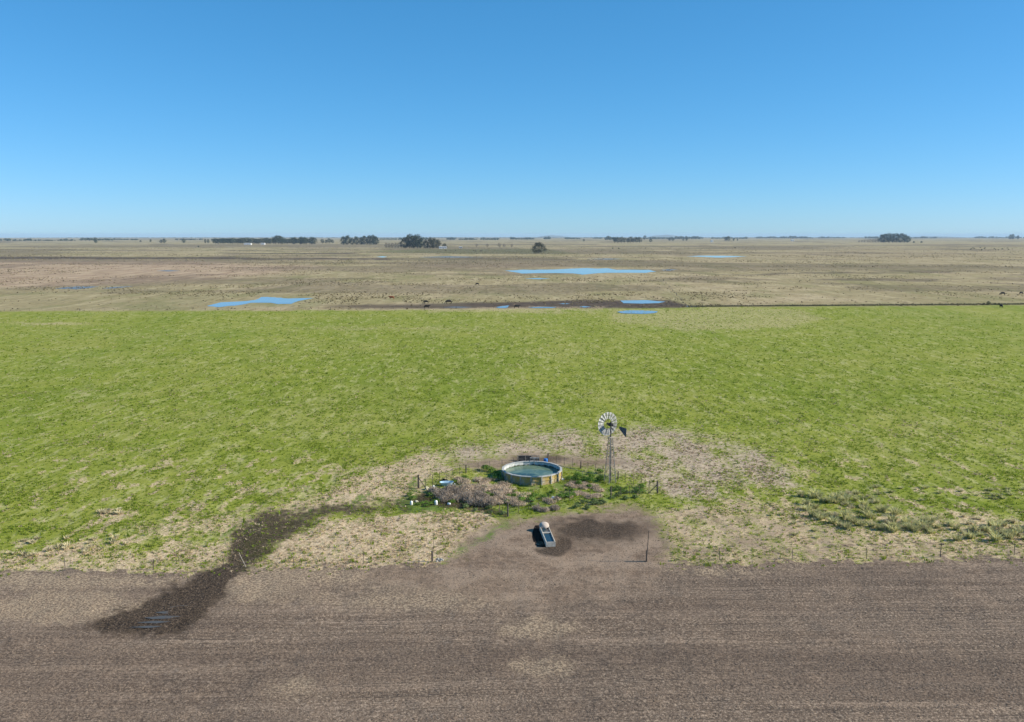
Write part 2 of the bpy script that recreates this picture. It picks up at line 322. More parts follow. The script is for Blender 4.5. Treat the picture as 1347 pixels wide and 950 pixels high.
def build_ground():
    fine = np.arange(-R(38), R(38), .0023)
    coarse = np.linspace(R(38), R(322), 120)
    th = np.concatenate([fine, coarse[:-1]])                 # bearing from +Y, all the way round
    vv = np.concatenate([np.arange(1800, 960, -12), np.arange(960, 420, -1.8), np.arange(420, 330, -1.0), np.arange(330, 316, -.6)])
    r = np.array([G(CX, q)[1] for q in vv]); r = np.concatenate([[1.5, 6], r[r > 8]])
    last = r[-1]; r = np.concatenate([r, np.geomspace(last*1.04, 27000, 34)])
    T, RR = np.meshgrid(th, r)
    x = (RR*np.sin(T)).ravel(); y = (RR*np.cos(T)).ravel()
    z = curv(x, y) + relief(x, y)
    nr, nth = len(r), len(th)
    co = np.stack([x, y, z], 1)
    i = np.arange(nr-1)[:, None]*nth; j = np.arange(nth)[None]; j2 = (j+1) % nth
    q = np.stack([i+j, i+nth+j, i+nth+j2, i+j2], -1).reshape(-1, 4)[:, ::-1]
    co = np.vstack([co, [[0, 0, gz(0, 0)]]]); c = len(co)-1
    tri = np.stack([np.full(nth, c), (np.arange(nth)+1) % nth, np.arange(nth)], 1)
    me = bpy.data.meshes.new('ground')
    me.vertices.add(len(co)); me.vertices.foreach_set('co', co.ravel().astype(np.float32))
    loops = np.concatenate([q.ravel(), tri.ravel()]).astype(np.int32)
    starts = np.concatenate([np.arange(len(q))*4, len(q)*4+np.arange(len(tri))*3]).astype(np.int32)
    me.loops.add(len(loops)); me.loops.foreach_set('vertex_index', loops)
    me.polygons.add(len(starts)); me.polygons.foreach_set('loop_start', starts)
    me.update(calc_edges=True); me.validate()
    if me.polygons[0].normal.z < 0: me.flip_normals()
    me.polygons.foreach_set('use_smooth', np.ones(len(starts), bool))
    f, u, v = fields(co[:, 0], co[:, 1])
    for k, a in f.items():
        at = me.attributes.new(k, 'FLOAT', 'POINT'); at.data.foreach_set('value', a.astype(np.float32))
    me.materials.append(M['ground'])
    o = bpy.data.objects.new('ground', me); C.objects.link(o); o['kind'] = 'structure'
    return o
build_ground()

# ------------------------------------------------------------------ mesh builder and tagging
class MB:
    def __init__(s): s.v = []; s.f = []
    def add(s, vs, fs):
        o = len(s.v); s.v += [tuple(q) for q in vs]; s.f += [tuple(i+o for i in q) for q in fs]
    def box(s, c, d, rz=0, rot=None):
        m = rot or Matrix.Rotation(rz, 3, 'Z'); c = Vector(c)
        vs = [c + m @ Vector((sx*d[0]/2, sy*d[1]/2, sz*d[2]/2)) for sz in (-1, 1) for sx, sy in ((-1, -1), (1, -1), (1, 1), (-1, 1))]
        s.add(vs, [(3, 2, 1, 0), (4, 5, 6, 7), (0, 1, 5, 4), (1, 2, 6, 5), (2, 3, 7, 6), (3, 0, 4, 7)])
    def tube(s, a, b, r0, r1=None, n=6, cap=True, jit=0):
        a = Vector(a); b = Vector(b); r1 = r0 if r1 is None else r1
        d = (b-a).normalized(); t = d.orthogonal().normalized(); k = d.cross(t)
        vs = []
        for p, r in ((a, r0), (b, r1)):
            for i in range(n):
                an = 2*math.pi*i/n; rr = r*(1+random.uniform(-jit, jit)); vs.append(p + t*math.cos(an)*rr + k*math.sin(an)*rr)
        fs = [(i, (i+1) % n, n+(i+1) % n, n+i) for i in range(n)]
        if cap: fs += [tuple(range(n))[::-1], tuple(range(n, 2*n))]
        s.add(vs, fs)
    def path(s, pts, rad, n=6):
        for i in range(len(pts)-1):
            ra = rad[i] if isinstance(rad, (list, tuple)) else rad; rb = rad[i+1] if isinstance(rad, (list, tuple)) else rad
            s.tube(pts[i], pts[i+1], ra, rb, n)
    def lathe(s, prof, n=16, c=(0, 0, 0)):
        c = Vector(c); vs = []
        for r, z in prof:
            for i in range(n): a = 2*math.pi*i/n; vs.append(c+Vector((r*math.cos(a), r*math.sin(a), z)))
        fs = []
        for k in range(len(prof)-1):
            for i in range(n): fs.append((k*n+i, k*n+(i+1) % n, (k+1)*n+(i+1) % n, (k+1)*n+i))
        s.add(vs, fs)
    def mesh(s, name, mat, smooth=False):
        me = bpy.data.meshes.new(name); me.from_pydata(s.v, [], s.f); me.update()
        if mat: me.materials.append(mat)
        if smooth:
            for p in me.polygons: p.use_smooth = True
        return me
    def build(s, name, mat, parent=None, smooth=False):
        return link(name, s.mesh(name, mat, smooth), parent)
def link(name, me, parent=None):
    o = bpy.data.objects.new(name, me); C.objects.link(o)
    if parent is not None: o.parent = parent
    return o
def tag(o, label=None, cat=None, group=None, kind=None):
    if label: o['label'] = label
    if cat: o['category'] = cat
    if group: o['group'] = group
    if kind: o['kind'] = kind
    return o
def empty(name, loc, rz=0, label=None, cat=None, group=None):
    o = bpy.data.objects.new(name, None); C.objects.link(o); o.location = loc; o.rotation_euler = (0, 0, rz); o.empty_display_size = .3
    return tag(o, label, cat, group)

# ------------------------------------------------------------------ scattered ground cover (one object each, instances of its own few prototypes)
def scatter(name, protos, pts, mat, label, cat):
    """protos: list of (verts, faces); pts: dict x y z s rz ix tint tall"""
    vs = []; fs = []; pv = []
    for k, (a, b) in enumerate(protos):
        o = len(vs); vs += [tuple(q) for q in a]; fs += [tuple(i+o for i in q) for q in b]; pv += [k+1]*len(a)
    n0 = len(vs); n = len(pts['x'])
    me = bpy.data.meshes.new(name)
    me.from_pydata(vs + list(map(tuple, np.stack([pts['x'], pts['y'], pts['z']], 1).tolist())), [], fs)
    def at(nm, arr, tp='FLOAT', prop='value'):
        a = me.attributes.new(nm, tp, 'POINT'); a.data.foreach_set(prop, arr)
    at('proto', np.array(pv+[0]*n, np.int32), 'INT')
    z0 = np.zeros(n0)
    s = np.concatenate([z0, pts['s']]); tall = np.concatenate([z0, pts['tall']])
    at('sc', np.stack([s, s, s*tall], 1).astype(np.float32).ravel(), 'FLOAT_VECTOR', 'vector')
    rot = np.zeros((n0+n, 3), np.float32); rot[n0:, 2] = pts['rz']; rot[n0:, 0] = rng.normal(0, .12, n); rot[n0:, 1] = rng.normal(0, .12, n)
    at('rot', rot.ravel(), 'FLOAT_VECTOR', 'vector')
    at('ix', np.concatenate([z0, pts['ix']]).astype(np.int32), 'INT')
    at('tint', np.concatenate([z0, pts['tint']]).astype(np.float32))
    at('shade', np.concatenate([z0, rng.random(n)]).astype(np.float32))
    me.materials.append(mat)
    o = link(name, me)
    ng = bpy.data.node_groups.new(name, 'GeometryNodeTree')
    ng.interface.new_socket('Geometry', in_out='INPUT', socket_type='NodeSocketGeometry')
    ng.interface.new_socket('Geometry', in_out='OUTPUT', socket_type='NodeSocketGeometry')
    gi = ng.nodes.new('NodeGroupInput'); go = ng.nodes.new('NodeGroupOutput'); L = ng.links.new
    def na(nm, dt):
        q = ng.nodes.new('GeometryNodeInputNamedAttribute'); q.data_type = dt; q.inputs['Name'].default_value = nm; return q.outputs['Attribute']
    def sep(k):
        cmp = ng.nodes.new('FunctionNodeCompare'); cmp.data_type = 'INT'; cmp.operation = 'EQUAL'
        ins = [i for i in cmp.inputs if i.type == 'INT']; L(na('proto', 'INT'), ins[0]); ins[1].default_value = k
        sg = ng.nodes.new('GeometryNodeSeparateGeometry'); sg.domain = 'POINT'
        L(gi.outputs[0], sg.inputs[0]); L(cmp.outputs[0], sg.inputs['Selection']); return sg.outputs[0]
    join = ng.nodes.new('GeometryNodeJoinGeometry')
    for k in range(len(protos), 0, -1):
        g2 = ng.nodes.new('GeometryNodeGeometryToInstance'); L(sep(k), g2.inputs[0]); L(g2.outputs[0], join.inputs[0])
    ip = ng.nodes.new('GeometryNodeInstanceOnPoints')
    L(sep(0), ip.inputs['Points']); L(join.outputs[0], ip.inputs['Instance']); ip.inputs['Pick Instance'].default_value = True
    L(na('ix', 'INT'), ip.inputs['Instance Index'])
    e2r = ng.nodes.new('FunctionNodeEulerToRotation'); L(na('rot', 'FLOAT_VECTOR'), e2r.inputs[0])
    L(e2r.outputs[0], ip.inputs['Rotation']); L(na('sc', 'FLOAT_VECTOR'), ip.inputs['Scale'])
    L(ip.outputs[0], go.inputs[0])
    md = o.modifiers.new('scatter', 'NODES'); md.node_group = ng
    tag(o, label, cat, kind='stuff')
    return o
def tuft(nb, h, spread, wd, seed, lean=.6):
    r = random.Random(seed); vs = []; fs = []
    for i in range(nb):
        a = r.uniform(0, 2*math.pi); rr = spread*r.random()**.5*.7; bx, by = rr*math.cos(a), rr*math.sin(a)
        a2 = a+r.uniform(-.7, .7); hh = h*r.uniform(.55, 1.1); ln = lean*h*r.uniform(.3, 1.1)
        w = wd*r.uniform(.6, 1.3); pa = r.uniform(0, math.pi); dx, dy = w*math.cos(pa)/2, w*math.sin(pa)/2
        tx, ty = bx+ln*math.cos(a2), by+ln*math.sin(a2); mx, my = bx+ln*.35*math.cos(a2), by+ln*.35*math.sin(a2)
        o = len(vs); vs += [(bx-dx, by-dy, -.02), (bx+dx, by+dy, -.02), (mx+dx, my+dy, hh*.65), (mx-dx, my-dy, hh*.65), (tx, ty, hh)]
        fs += [(o, o+1, o+2, o+3), (o+3, o+2, o+4)]
    return vs, fs
def clod(seed, flat=.6):
    r = random.Random(seed); bm = bmesh.new(); bmesh.ops.create_icosphere(bm, subdivisions=1, radius=1)
    bm.verts.index_update()
    vs = [tuple(v.co*r.uniform(.65, 1.2)) for v in bm.verts]; vs = [(x, y*.8, z*flat) for x, y, z in vs]
    fs = [tuple(v.index for v in f.verts) for f in bm.faces]; bm.free(); return vs, fs
def translucent(n, m, col, b, k):
    t = n.node('ShaderNodeBsdfTranslucent'); n.link(col, t.inputs[0]); mx = n.node('ShaderNodeMixShader'); mx.inputs[0].default_value = k
    o = [q for q in m.node_tree.nodes if q.type == 'OUTPUT_MATERIAL'][0]
    n.link(b.outputs[0], mx.inputs[1]); n.link(t.outputs[0], mx.inputs[2]); n.link(mx.outputs[0], o.inputs['Surface'])
def tint_mat(name, stops, lo=.6, hi=1.25, rough=1, trans=0):
    m, nt, b = newmat(name); n = N(nt)
    c = n.ramp(n.attr('tint', 'INSTANCER'), stops)
    sh = n.rng(n.attr('shade', 'INSTANCER'), 0, 1, lo, hi, False)
    v = n.node('ShaderNodeHueSaturation'); n.link(c, v.inputs['Color']); n.link(sh, v.inputs['Value'])
    n.link(v.outputs[0], b.inputs['Base Color']); b.inputs['Roughness'].default_value = rough; b.inputs['Specular IOR Level'].default_value = .08
    if trans: translucent(n, m, v.outputs[0], b, trans)
    return m
M['grass'] = tint_mat('grass_blades', [(0, (.160, .225, .024)), (.35, (.270, .330, .040)), (.65, (.440, .430, .120)), (1, (.620, .520, .290))], .7, 1.35, 1, .45)
M['dry'] = tint_mat('dry_blades', [(0, (.260, .185, .125)), (.5, (.460, .345, .235)), (1, (.650, .530, .340))], .65, 1.3, 1, .35)
M['fartuft'] = tint_mat('far_tufts', [(0, (.090, .070, .040)), (.45, (.200, .165, .085)), (.8, (.420, .340, .190)), (1, (.52, .44, .26))], .7, 1.25, 1, .35)
M['clod'] = tint_mat('soil_clods', [(0, (.100, .074, .054)), (.55, (.255, .188, .138)), (1, (.500, .380, .250))], .7, 1.3)

def fan(n, d0, d1, half=R(36)):
    t = rng.uniform(-half, half, n); d = np.exp(rng.uniform(math.log(d0), math.log(d1), n))
    return d*np.sin(t), d*np.cos(t)
def mk(x, y, s, tint, tall=None, np_=3):
    n = len(x)
    return dict(x=x, y=y, z=curv(x, y)+relief(x, y), s=s, rz=rng.uniform(0, 6.28, n), ix=rng.integers(0, np_, n), tint=np.clip(tint, 0, 1), tall=np.ones(n) if tall is None else tall)
# pasture tufts
x, y = fan(330000, 72, 385)
f, u, v = fields(x, y)
hole = np.maximum.reduce([f['soil'], sstep(.1, .7, f['dirt']), f['wet']*.9, f['dirt_shade']])
D = np.hypot(x, y)
cl = fbm(x*.45, y*.3, 40, 3)
keep = (rng.random(len(x)) > hole) & (f['green'] > .5) & (rng.random(len(x)) < (.30+.7*sstep(.46, .68, cl))*(1-.6*sstep(110, 300, D)))
x, y, D, cl = x[keep], y[keep], D[keep], cl[keep]; f = {k: a[keep] for k, a in f.items()}
dry = np.maximum(f['straw'], f['pink'])
tint = np.where(rng.random(len(x)) < dry*.85, rng.uniform(.6, 1, len(x)), rng.beta(2, 4, len(x))*.75)
s = rng.uniform(.5, 1.25, len(x))*(.85+.5*sstep(90, 300, D)); 
big = rng.random(len(x)) < .015; s = np.where(big, s*1.7, s); tint = np.where(big, tint*.3, tint); pk = f['pink']
g_protos = [tuft(9, .17, .20, .05, 1), tuft(8, .12, .26, .06, 2), tuft(10, .20, .16, .045, 3)]
isdry = (tint > .58) & (rng.random(len(x)) < .9)
grp = ~isdry
scatter('pasture_grass', g_protos, mk(x[grp], y[grp], s[grp], tint[grp]), M['grass'], 'short green grass tufts covering the wide pasture behind the water tank', 'grass')
t2 = np.where(pk[isdry] > .5, rng.uniform(.05, .65, isdry.sum()), rng.uniform(.4, 1, isdry.sum()))
scatter('dry_grass', g_protos, mk(x[isdry], y[isdry], s[isdry]*.9, t2), M['dry'], 'dry straw-coloured grass between the green pasture and the ploughed field', 'dry grass')
# clods on the ploughed field
x, y = fan(260000, 46, 84, R(37))
f, u, v = fields(x, y)
k1 = (rng.random(len(x)) < np.maximum(f['soil'], f['dirt']*.5))
row = fbm(x*.05, y*2.2, 60, 3)
k1 &= rng.random(len(x)) < .5+.8*sstep(.42, .62, row)
x, y, row = x[k1], y[k1], row[k1]; g = f['gold'][k1]; wt = f['wet'][k1]
tint = np.clip(rng.beta(2, 2.6, len(x))*.8 + g*.35*rng.random(len(x)) - wt*.8, 0, 1)
sz = (.018+.036*rng.random(len(x))**3)*(1+.3*(row > .55)); big = rng.random(len(x)) < .012; sz = np.where(big, rng.uniform(.055, .10, len(x)), sz); tint = np.where(big, tint*.5, tint)
scatter('soil_clods', [clod(k) for k in range(4)], mk(x, y, sz, tint, None, 4), M['clod'], 'loose clods of earth strewn over the ploughed brown field', 'soil')
# stubble flecks in the mud streak and round the trough
x, y = fan(150000, 56, 112, R(34)); f, u, v = fields(x, y)
w_ = np.maximum.reduce([f['wet'], f['dirt_shade']*.8, f['dirt']*.45]); k1 = rng.random(len(x)) < w_*.7
x, y = x[k1], y[k1]
scatter('mud_litter', [clod(k+9, .5) for k in range(3)], mk(x, y, rng.uniform(.02, .075, len(x)), rng.beta(1.2, 3, len(x))*.55, None, 3), M['clod'], 'dark trampled muck and dung crumbs along the wet streak and round the trough', 'mud')

x, y = fan(90000, 345, 2600, R(35)); f, u, v = fields(x, y)
wetland = np.zeros(len(x))
for q_ in ([(266, 405), (290, 396), (344, 389), (416, 390.5), (395, 398), (366, 402), (290, 406)], [(655, 356), (700, 352.5), (780, 351), (868, 354), (862, 360), (760, 363), (680, 361.5)], [(810, 393), (880, 394.5), (870, 401), (812, 401)], [(898, 336), (940, 335), (990, 337), (945, 340.5)], [(686, 366.6), (708, 364.8), (728, 366.6), (708, 368.8)]):
    wetland = np.maximum(wetland, soft_poly(u, v, q_, 1))
cl = fbm(x*.012, y*.02, 70, 4); cl2 = fbm(x*.05, y*.03, 71, 3)
k1 = (f['green'] < .5) & (wetland < .3) & (rng.random(len(x)) < .10+sstep(.48, .62, cl)*.9) & (cl2 > .42)
x, y = x[k1], y[k1]; D = np.hypot(x, y)
scatter('grassland_tufts', [tuft(10, .45, .5, .22, k+60) for k in range(3)], mk(x, y, rng.uniform(.5, 1.5, len(x))*(.7+.5*sstep(500, 1500, D)), rng.beta(1.2, 1.2, len(x))), M['fartuft'], 'tawny and brown grass tussocks dotting the wide grassland beyond the far fence', 'grass')
# ------------------------------------------------------------------ water
def water_mat(name, col, rough=.12, bump=.25):
    m, nt, b = newmat(name); n = N(nt)
    b.inputs['Base Color'].default_value = (*col, 1); b.inputs['Roughness'].default_value = rough; b.inputs['Specular IOR Level'].default_value = .5; b.inputs['IOR'].default_value = 1.33
    n.bump(n.noise(1.6, 3, .6), bump, .12, b); return m
M['water'] = water_mat('pond_water', (.19, .22, .24), .04, .03)
M['shallow'] = water_mat('shallow_water', (.16, .15, .13), .35, .1)
M['puddle'] = water_mat('puddle_water', (.085, .085, .085), .6, .3); M['puddle'].node_tree.nodes['Principled BSDF'].inputs['Specular IOR Level'].default_value = .25
def pond(pts, mat='water', name='pond', lift=.05):
    w = []
    for i, p in enumerate(pts):                                # subdivide and roughen the shore
        q = pts[(i+1) % len(pts)]
        for k in range(5):
            t = k/5; a = p[0]*(1-t)+q[0]*t; b = p[1]*(1-t)+q[1]*t
            w.append((a, b))
    P3 = []
    cx = sum(a for a, b in w)/len(w); cy = sum(b for a, b in w)/len(w)
    for i, (a, b) in enumerate(w):
        k = (fbm(np.array(i*.45), np.array(cx*.3), 77, 3)-.5)*.35
        a2 = a+(a-cx)*k*.25; b2 = b+(b-cy)*k*1.1
        x, y = G(a2, b2); P3.append(Vector((x, y, 0)))
    bm = bmesh.new(); vs = [bm.verts.new((p.x, p.y, curv(p.x, p.y)+lift+float(relief(p.x, p.y)*0))) for p in P3]
    fc = bm.faces.new(vs)
    if fc.normal.z < 0: fc.normal_flip()
    bmesh.ops.triangulate(bm, faces=[fc]); bm.normal_update()
    for fq in bm.faces:
        if fq.normal.z < 0: fq.normal_flip()
    me = bpy.data.meshes.new(name); bm.to_mesh(me); bm.free(); me.materials.append(M[mat])
    o = link(name, me); o['kind'] = 'structure'; return o
pond([(271, 403), (290, 398), (319, 396.5), (336, 395), (344, 391.3), (357, 391), (373, 392.2), (412.6, 392.3), (394, 396), (383, 400), (365, 400), (356, 398.5), (331, 398.5), (323, 400), (308, 402.7), (286, 404.4)])
pond([(663, 356), (690, 355), (720, 355), (768, 353.2), (799, 353.2), (811, 355), (855, 355), (861, 357.4), (849, 359), (799, 359), (766, 361), (751, 359.6), (720, 359.4), (688, 359.8)])
pond([(815.6, 395.6), (845, 394.8), (876, 397), (866, 399), (845, 399.6), (820, 399)])
pond([(811, 410.7), (824, 409), (845, 408.6), (866, 410), (863, 412), (845, 413.5), (818, 412.5)], lift=.12)
pond([(903, 337.4), (920, 336.4), (950, 336.6), (984, 337.4), (962, 338.4), (945, 339), (925, 338)])
pond([(652, 404.6), (660, 403), (670, 402), (667, 405.4), (658, 405.8)], lift=.1)
pond([(694, 404.6), (712, 404), (733, 404.4), (726, 405.4), (704, 405.4)], lift=.1)
pond([(760, 403.9), (768, 403.2), (778, 403.9), (769, 404.8)], lift=.1)
pond([(690, 366.6), (708, 366), (724, 366.6), (708, 367.6)])
pond([(70, 380), (85, 378.2), (105, 377), (131, 377), (118, 379), (100, 380.6)], 'shallow')
pond([(132, 379.4), (150, 377.6), (176, 376.6), (160, 378.6), (142, 380)], 'shallow')
pond([(902, 403), (912, 402.6), (919, 403.6), (909, 404.2)], lift=.1)
pond([(495, 338), (503, 337.2), (510, 338), (503, 338.8)])
pond([(580, 404.6), (600, 403.8), (622, 404.4), (606, 405.3)], 'shallow', lift=.1)
pond([(548, 338.5), (590, 337.2), (640, 338.3), (600, 339)], 'shallow')
pond([(735, 399.8), (743, 399.2), (750, 399.8), (743, 400.4)])
pond([(205, 356.4), (222, 355.6), (238, 356.4), (222, 357.2)], 'shallow')
pond([(868, 355.4), (880, 354.4), (892, 354.6), (880, 356.4)], 'shallow')
pond([(770, 341), (800, 340.2), (822, 340.8), (800, 341.6)], 'shallow')
for pts_ in ([(222, 799), (236, 797), (252, 797), (243, 800), (230, 801.5)], [(204, 806), (226, 803.5), (247, 803), (236, 807), (216, 808)], [(190, 813), (214, 810.5), (238, 811), (222, 814), (200, 815)], [(180, 819.5), (202, 817.3), (226, 818), (206, 820.6)], [(170, 825.6), (196, 823.6), (214, 824.4), (196, 826.6)]):
    pond(pts_, 'puddle', 'puddle', lift=.03)

# ------------------------------------------------------------------ object materials
M['concrete'] = simple('concrete', (.42, .40, .36), .9, .28, 2.5, bump=.3)
M['troughc'] = simple('trough_concrete', (.60, .54, .45), .9, .18, 3, bump=.2)
M['rim'] = simple('rim_concrete', (.50, .49, .46), .9, .2, 4, bump=.3)
M['post'] = simple('weathered_wood', (.135, .110, .090), .95, .35, 6, bump=.4)
M['palewood'] = simple('pale_wood', (.42, .37, .30), .9, .25, 8)
M['wire'] = simple('fence_wire', (.10, .095, .09), .6, .2, 3)
M['steel'] = simple('galvanised_steel', (.20, .20, .19), .55, .25, 3, dark=(.13, .115, .10), spec=.5)
M['blade'] = simple('blade_sheet', (.44, .44, .42), .6, .12, 4, dark=(.30, .29, .27), spec=.5)
M['darkiron'] = simple('dark_iron', (.045, .045, .05), .6, .3, 5)
M['vane'] = simple('vane_paint', (.10, .115, .14), .6, .25, 3)
M['whiteplastic'] = simple('white_plastic', (.80, .79, .75), .5, .08, 5)
M['creamplastic'] = simple('cream_plastic', (.66, .60, .42), .6, .12, 5)
M['paleblue'] = simple('pale_blue_sheet', (.40, .56, .66), .5, .12, 3)
M['blue'] = simple('blue_plastic', (.03, .16, .50), .4, .12, 3)
M['black'] = simple('black_rubber', (.018, .018, .02), .8, .3, 5)
M['ball'] = simple('float_cover_concrete', (.56, .46, .38), .9, .15, 3, bump=.2)
M['bark'] = simple('bark', (.14, .115, .09), 1, .3, 2)
M['wall'] = simple('white_wall', (.78, .76, .72), .9, .06, .6)
M['roofm'] = simple('sheet_roof', (.42, .42, .42), .6, .15, .6)
M['window'] = simple('dark_glass', (.04, .05, .06), .15, .1, 1)
def panel_mat():
    m, nt, b = newmat('stained_panel'); n = N(nt)
    a = n.noise(1.2, 5, .65, sz=.6); c = n.noise(7, 4, .6, sz=.4)
    col = n.mix(n.rng(a, .40, .56), (.36, .29, .18), (.42, .29, .06))
    col = n.mix(n.rng(c, .52, .70, 0, .8), col, (.20, .16, .11))
    col = n.mix(n.rng(n.noise(.9, 3, off=4), .56, .68, 0, .8), col, (.48, .44, .35))
    n.link(col, b.inputs['Base Color']); b.inputs['Roughness'].default_value = .9; n.bump(c, .3, .03, b); return m
M['panel'] = panel_mat()
def inner_mat():
    m, nt, b = newmat('tank_lining'); n = N(nt)
    sx = n.node('ShaderNodeSeparateXYZ'); n.link(n.tc.outputs['Object'], sx.inputs[0])
    hgt = n.math('ADD', sx.outputs[2], n.math('MULTIPLY', n.math('SUBTRACT', n.noise(2.2, 5, .7), .5), .55))
    col = n.mix(n.rng(hgt, .66, .82), (.055, .060, .030), n.mix(n.rng(n.noise(3, 5, .7, sz=.3), .35, .65), (.40, .40, .37), (.62, .62, .60)))
    n.link(col, b.inputs['Base Color']); b.inputs['Roughness'].default_value = .8; return m
M['inner'] = inner_mat()
def tankwater_mat():
    m, nt, b = newmat('tank_water'); n = N(nt)
    a = n.noise(.5, 5, .65, dist=.6)
    col = n.mix(n.rng(a, .42, .66), (.080, .135, .095), (.160, .215, .140))
    n.link(col, b.inputs['Base Color']); b.inputs['Roughness'].default_value = .12; b.inputs['IOR'].default_value = 1.33; b.inputs['Specular IOR Level'].default_value = .3
    n.bump(n.noise(3, 2), .12, .03, b); return m
M['twater'] = tankwater_mat()
M['trwater'] = water_mat('trough_water', (.02, .045, .06), .05, .05)

# ------------------------------------------------------------------ water tank
def tank():
    c = P(699.8, 627.0); z0 = c.z - .05
    Zc = c.y*cp+(H-1.1)*sp; Rr = 39.2*Zc/F; Hh = 1.08; n = 18
    rt = empty('water_tank', (c.x, c.y, z0), 0, 'round open concrete water tank with ochre-stained panels inside the weedy fenced patch', 'water tank')
    step = 2*math.pi/n; off = R(-3)                         # joints at -3 + 20k degrees from the camera side
    def pt(a, r, z): return Vector((r*math.sin(a), -r*math.cos(a), z))
    pm = None
    for k in range(n):
        a0 = off+k*step; am = a0+step/2
        if pm is None:                                      # one panel, built about its own middle, then shared
            b = MB(); hw = Rr*math.sin(step/2)-.06; ap = Rr*math.cos(step/2)
            b.box((0, .05, Hh/2), (2*hw, .07, Hh))                       # recessed slab
            b.box((0, 0, .06), (2*hw, .11, .12)); b.box((0, 0, .60), (2*hw, .10, .07)); b.box((0, 0, Hh-.045), (2*hw, .11, .09))
            pm = b.mesh('wall_panel', M['panel'])
        o = link('wall_panel', pm, rt); p = pt(am, ap, 0); o.location = p; o.rotation_euler = (0, 0, am)
        q = MB() if k == 0 else None
        if q: q.box((0, -.01, Hh/2+.005), (.14, .17, Hh+.01)); rib = q.mesh('rib', M['concrete'])
        o = link('rib', rib, rt); o.location = pt(a0, Rr, 0); o.rotation_euler = (0, 0, a0)
        if k == 0:
            q = MB(); d = Rr*math.sin(step/2); q.box((0, .04, Hh+.05), (2*d+.05, .26, .10)); cm = q.mesh('rim_block', M['rim'])
        o = link('rim_block', cm, rt); o.location = pt(am, ap, (.003 if k % 2 else 0)); o.rotation_euler = (0, 0, am)
    b = MB(); vs = []
    for z in (0, Hh):
        for k in range(n): vs.append(pt(off+k*step, Rr-.13, z))
    b.add(vs, [(k, (k+1) % n, n+(k+1) % n, n+k)[::-1] for k in range(n)])
    b.build('lining', M['inner'], rt)
    b = MB(); b.add([pt(off+k*step, Rr-.135, .66) for k in range(n)], [tuple(range(n))]); b.build('water_surface', M['twater'], rt)
    return c, Rr, Hh, rt
tc, TR, TH, troot = tank()

# rail platform and odds behind the tank
def rails():
    a = P(681, 608.5); rt = empty('pipe_rail_frame', a, 0, 'grey pipe frame holding a dark sheet behind the water tank', 'frame')
    b = MB(); L = P(709, 608.0).x - a.x
    for t in (0, .36, .7, 1): b = MB(); b.tube((L*t, .0, -.05), (L*t, 0, .95), .035, n=6); b.build('post', M['steel'], rt)
    b = MB(); b.tube((-.05, 0, .93), (L+.05, 0, .93), .03); b.build('rail', M['steel'], rt)
    b = MB(); b.tube((-.05, 0, .45), (L+.05, 0, .45), .03); b.build('rail', M['steel'], rt)
    b = MB(); b.box((L*.34, .55, .42), (L*.62, .05, .95), rot=Matrix.Rotation(R(-52), 3, 'X')); b.build('sheet', M['black'], rt)
    b = MB(); b.box((L*.78, .35, .30), (L*.42, .6, .5)); b.build('box', M['steel'], rt)
rails()
b = MB(); b.lathe([(.001, 0), (.26, 0), (.28, .05), (.27, .3), (.28, .55), (.26, .8), (.24, .82), (.001, .83)], 14)
o = b.build('blue_drum', M['blue'], None, True); o.location = P(717.8, 611.3); tag(o, 'small blue plastic drum standing behind the far rim of the water tank', 'drum')
# overflow ladder / bracket over the rim
b = MB(); q = Vector((tc.x+.35, tc.y+TR-.05, tc.z+TH)); 
b.tube(q+Vector((0, .35, -1.1)), q+Vector((0, .35, .45)), .03); b.tube(q+Vector((0, .35, .45)), q+Vector((0, -.7, .30)), .03); b.tube(q+Vector((0, -.7, .30)), q+Vector((0, -.7, -.2)), .03)
o = b.build('inlet_pipe', M['steel']); tag(o, 'bent steel inlet pipe hooked over the far rim of the water tank', 'pipe')

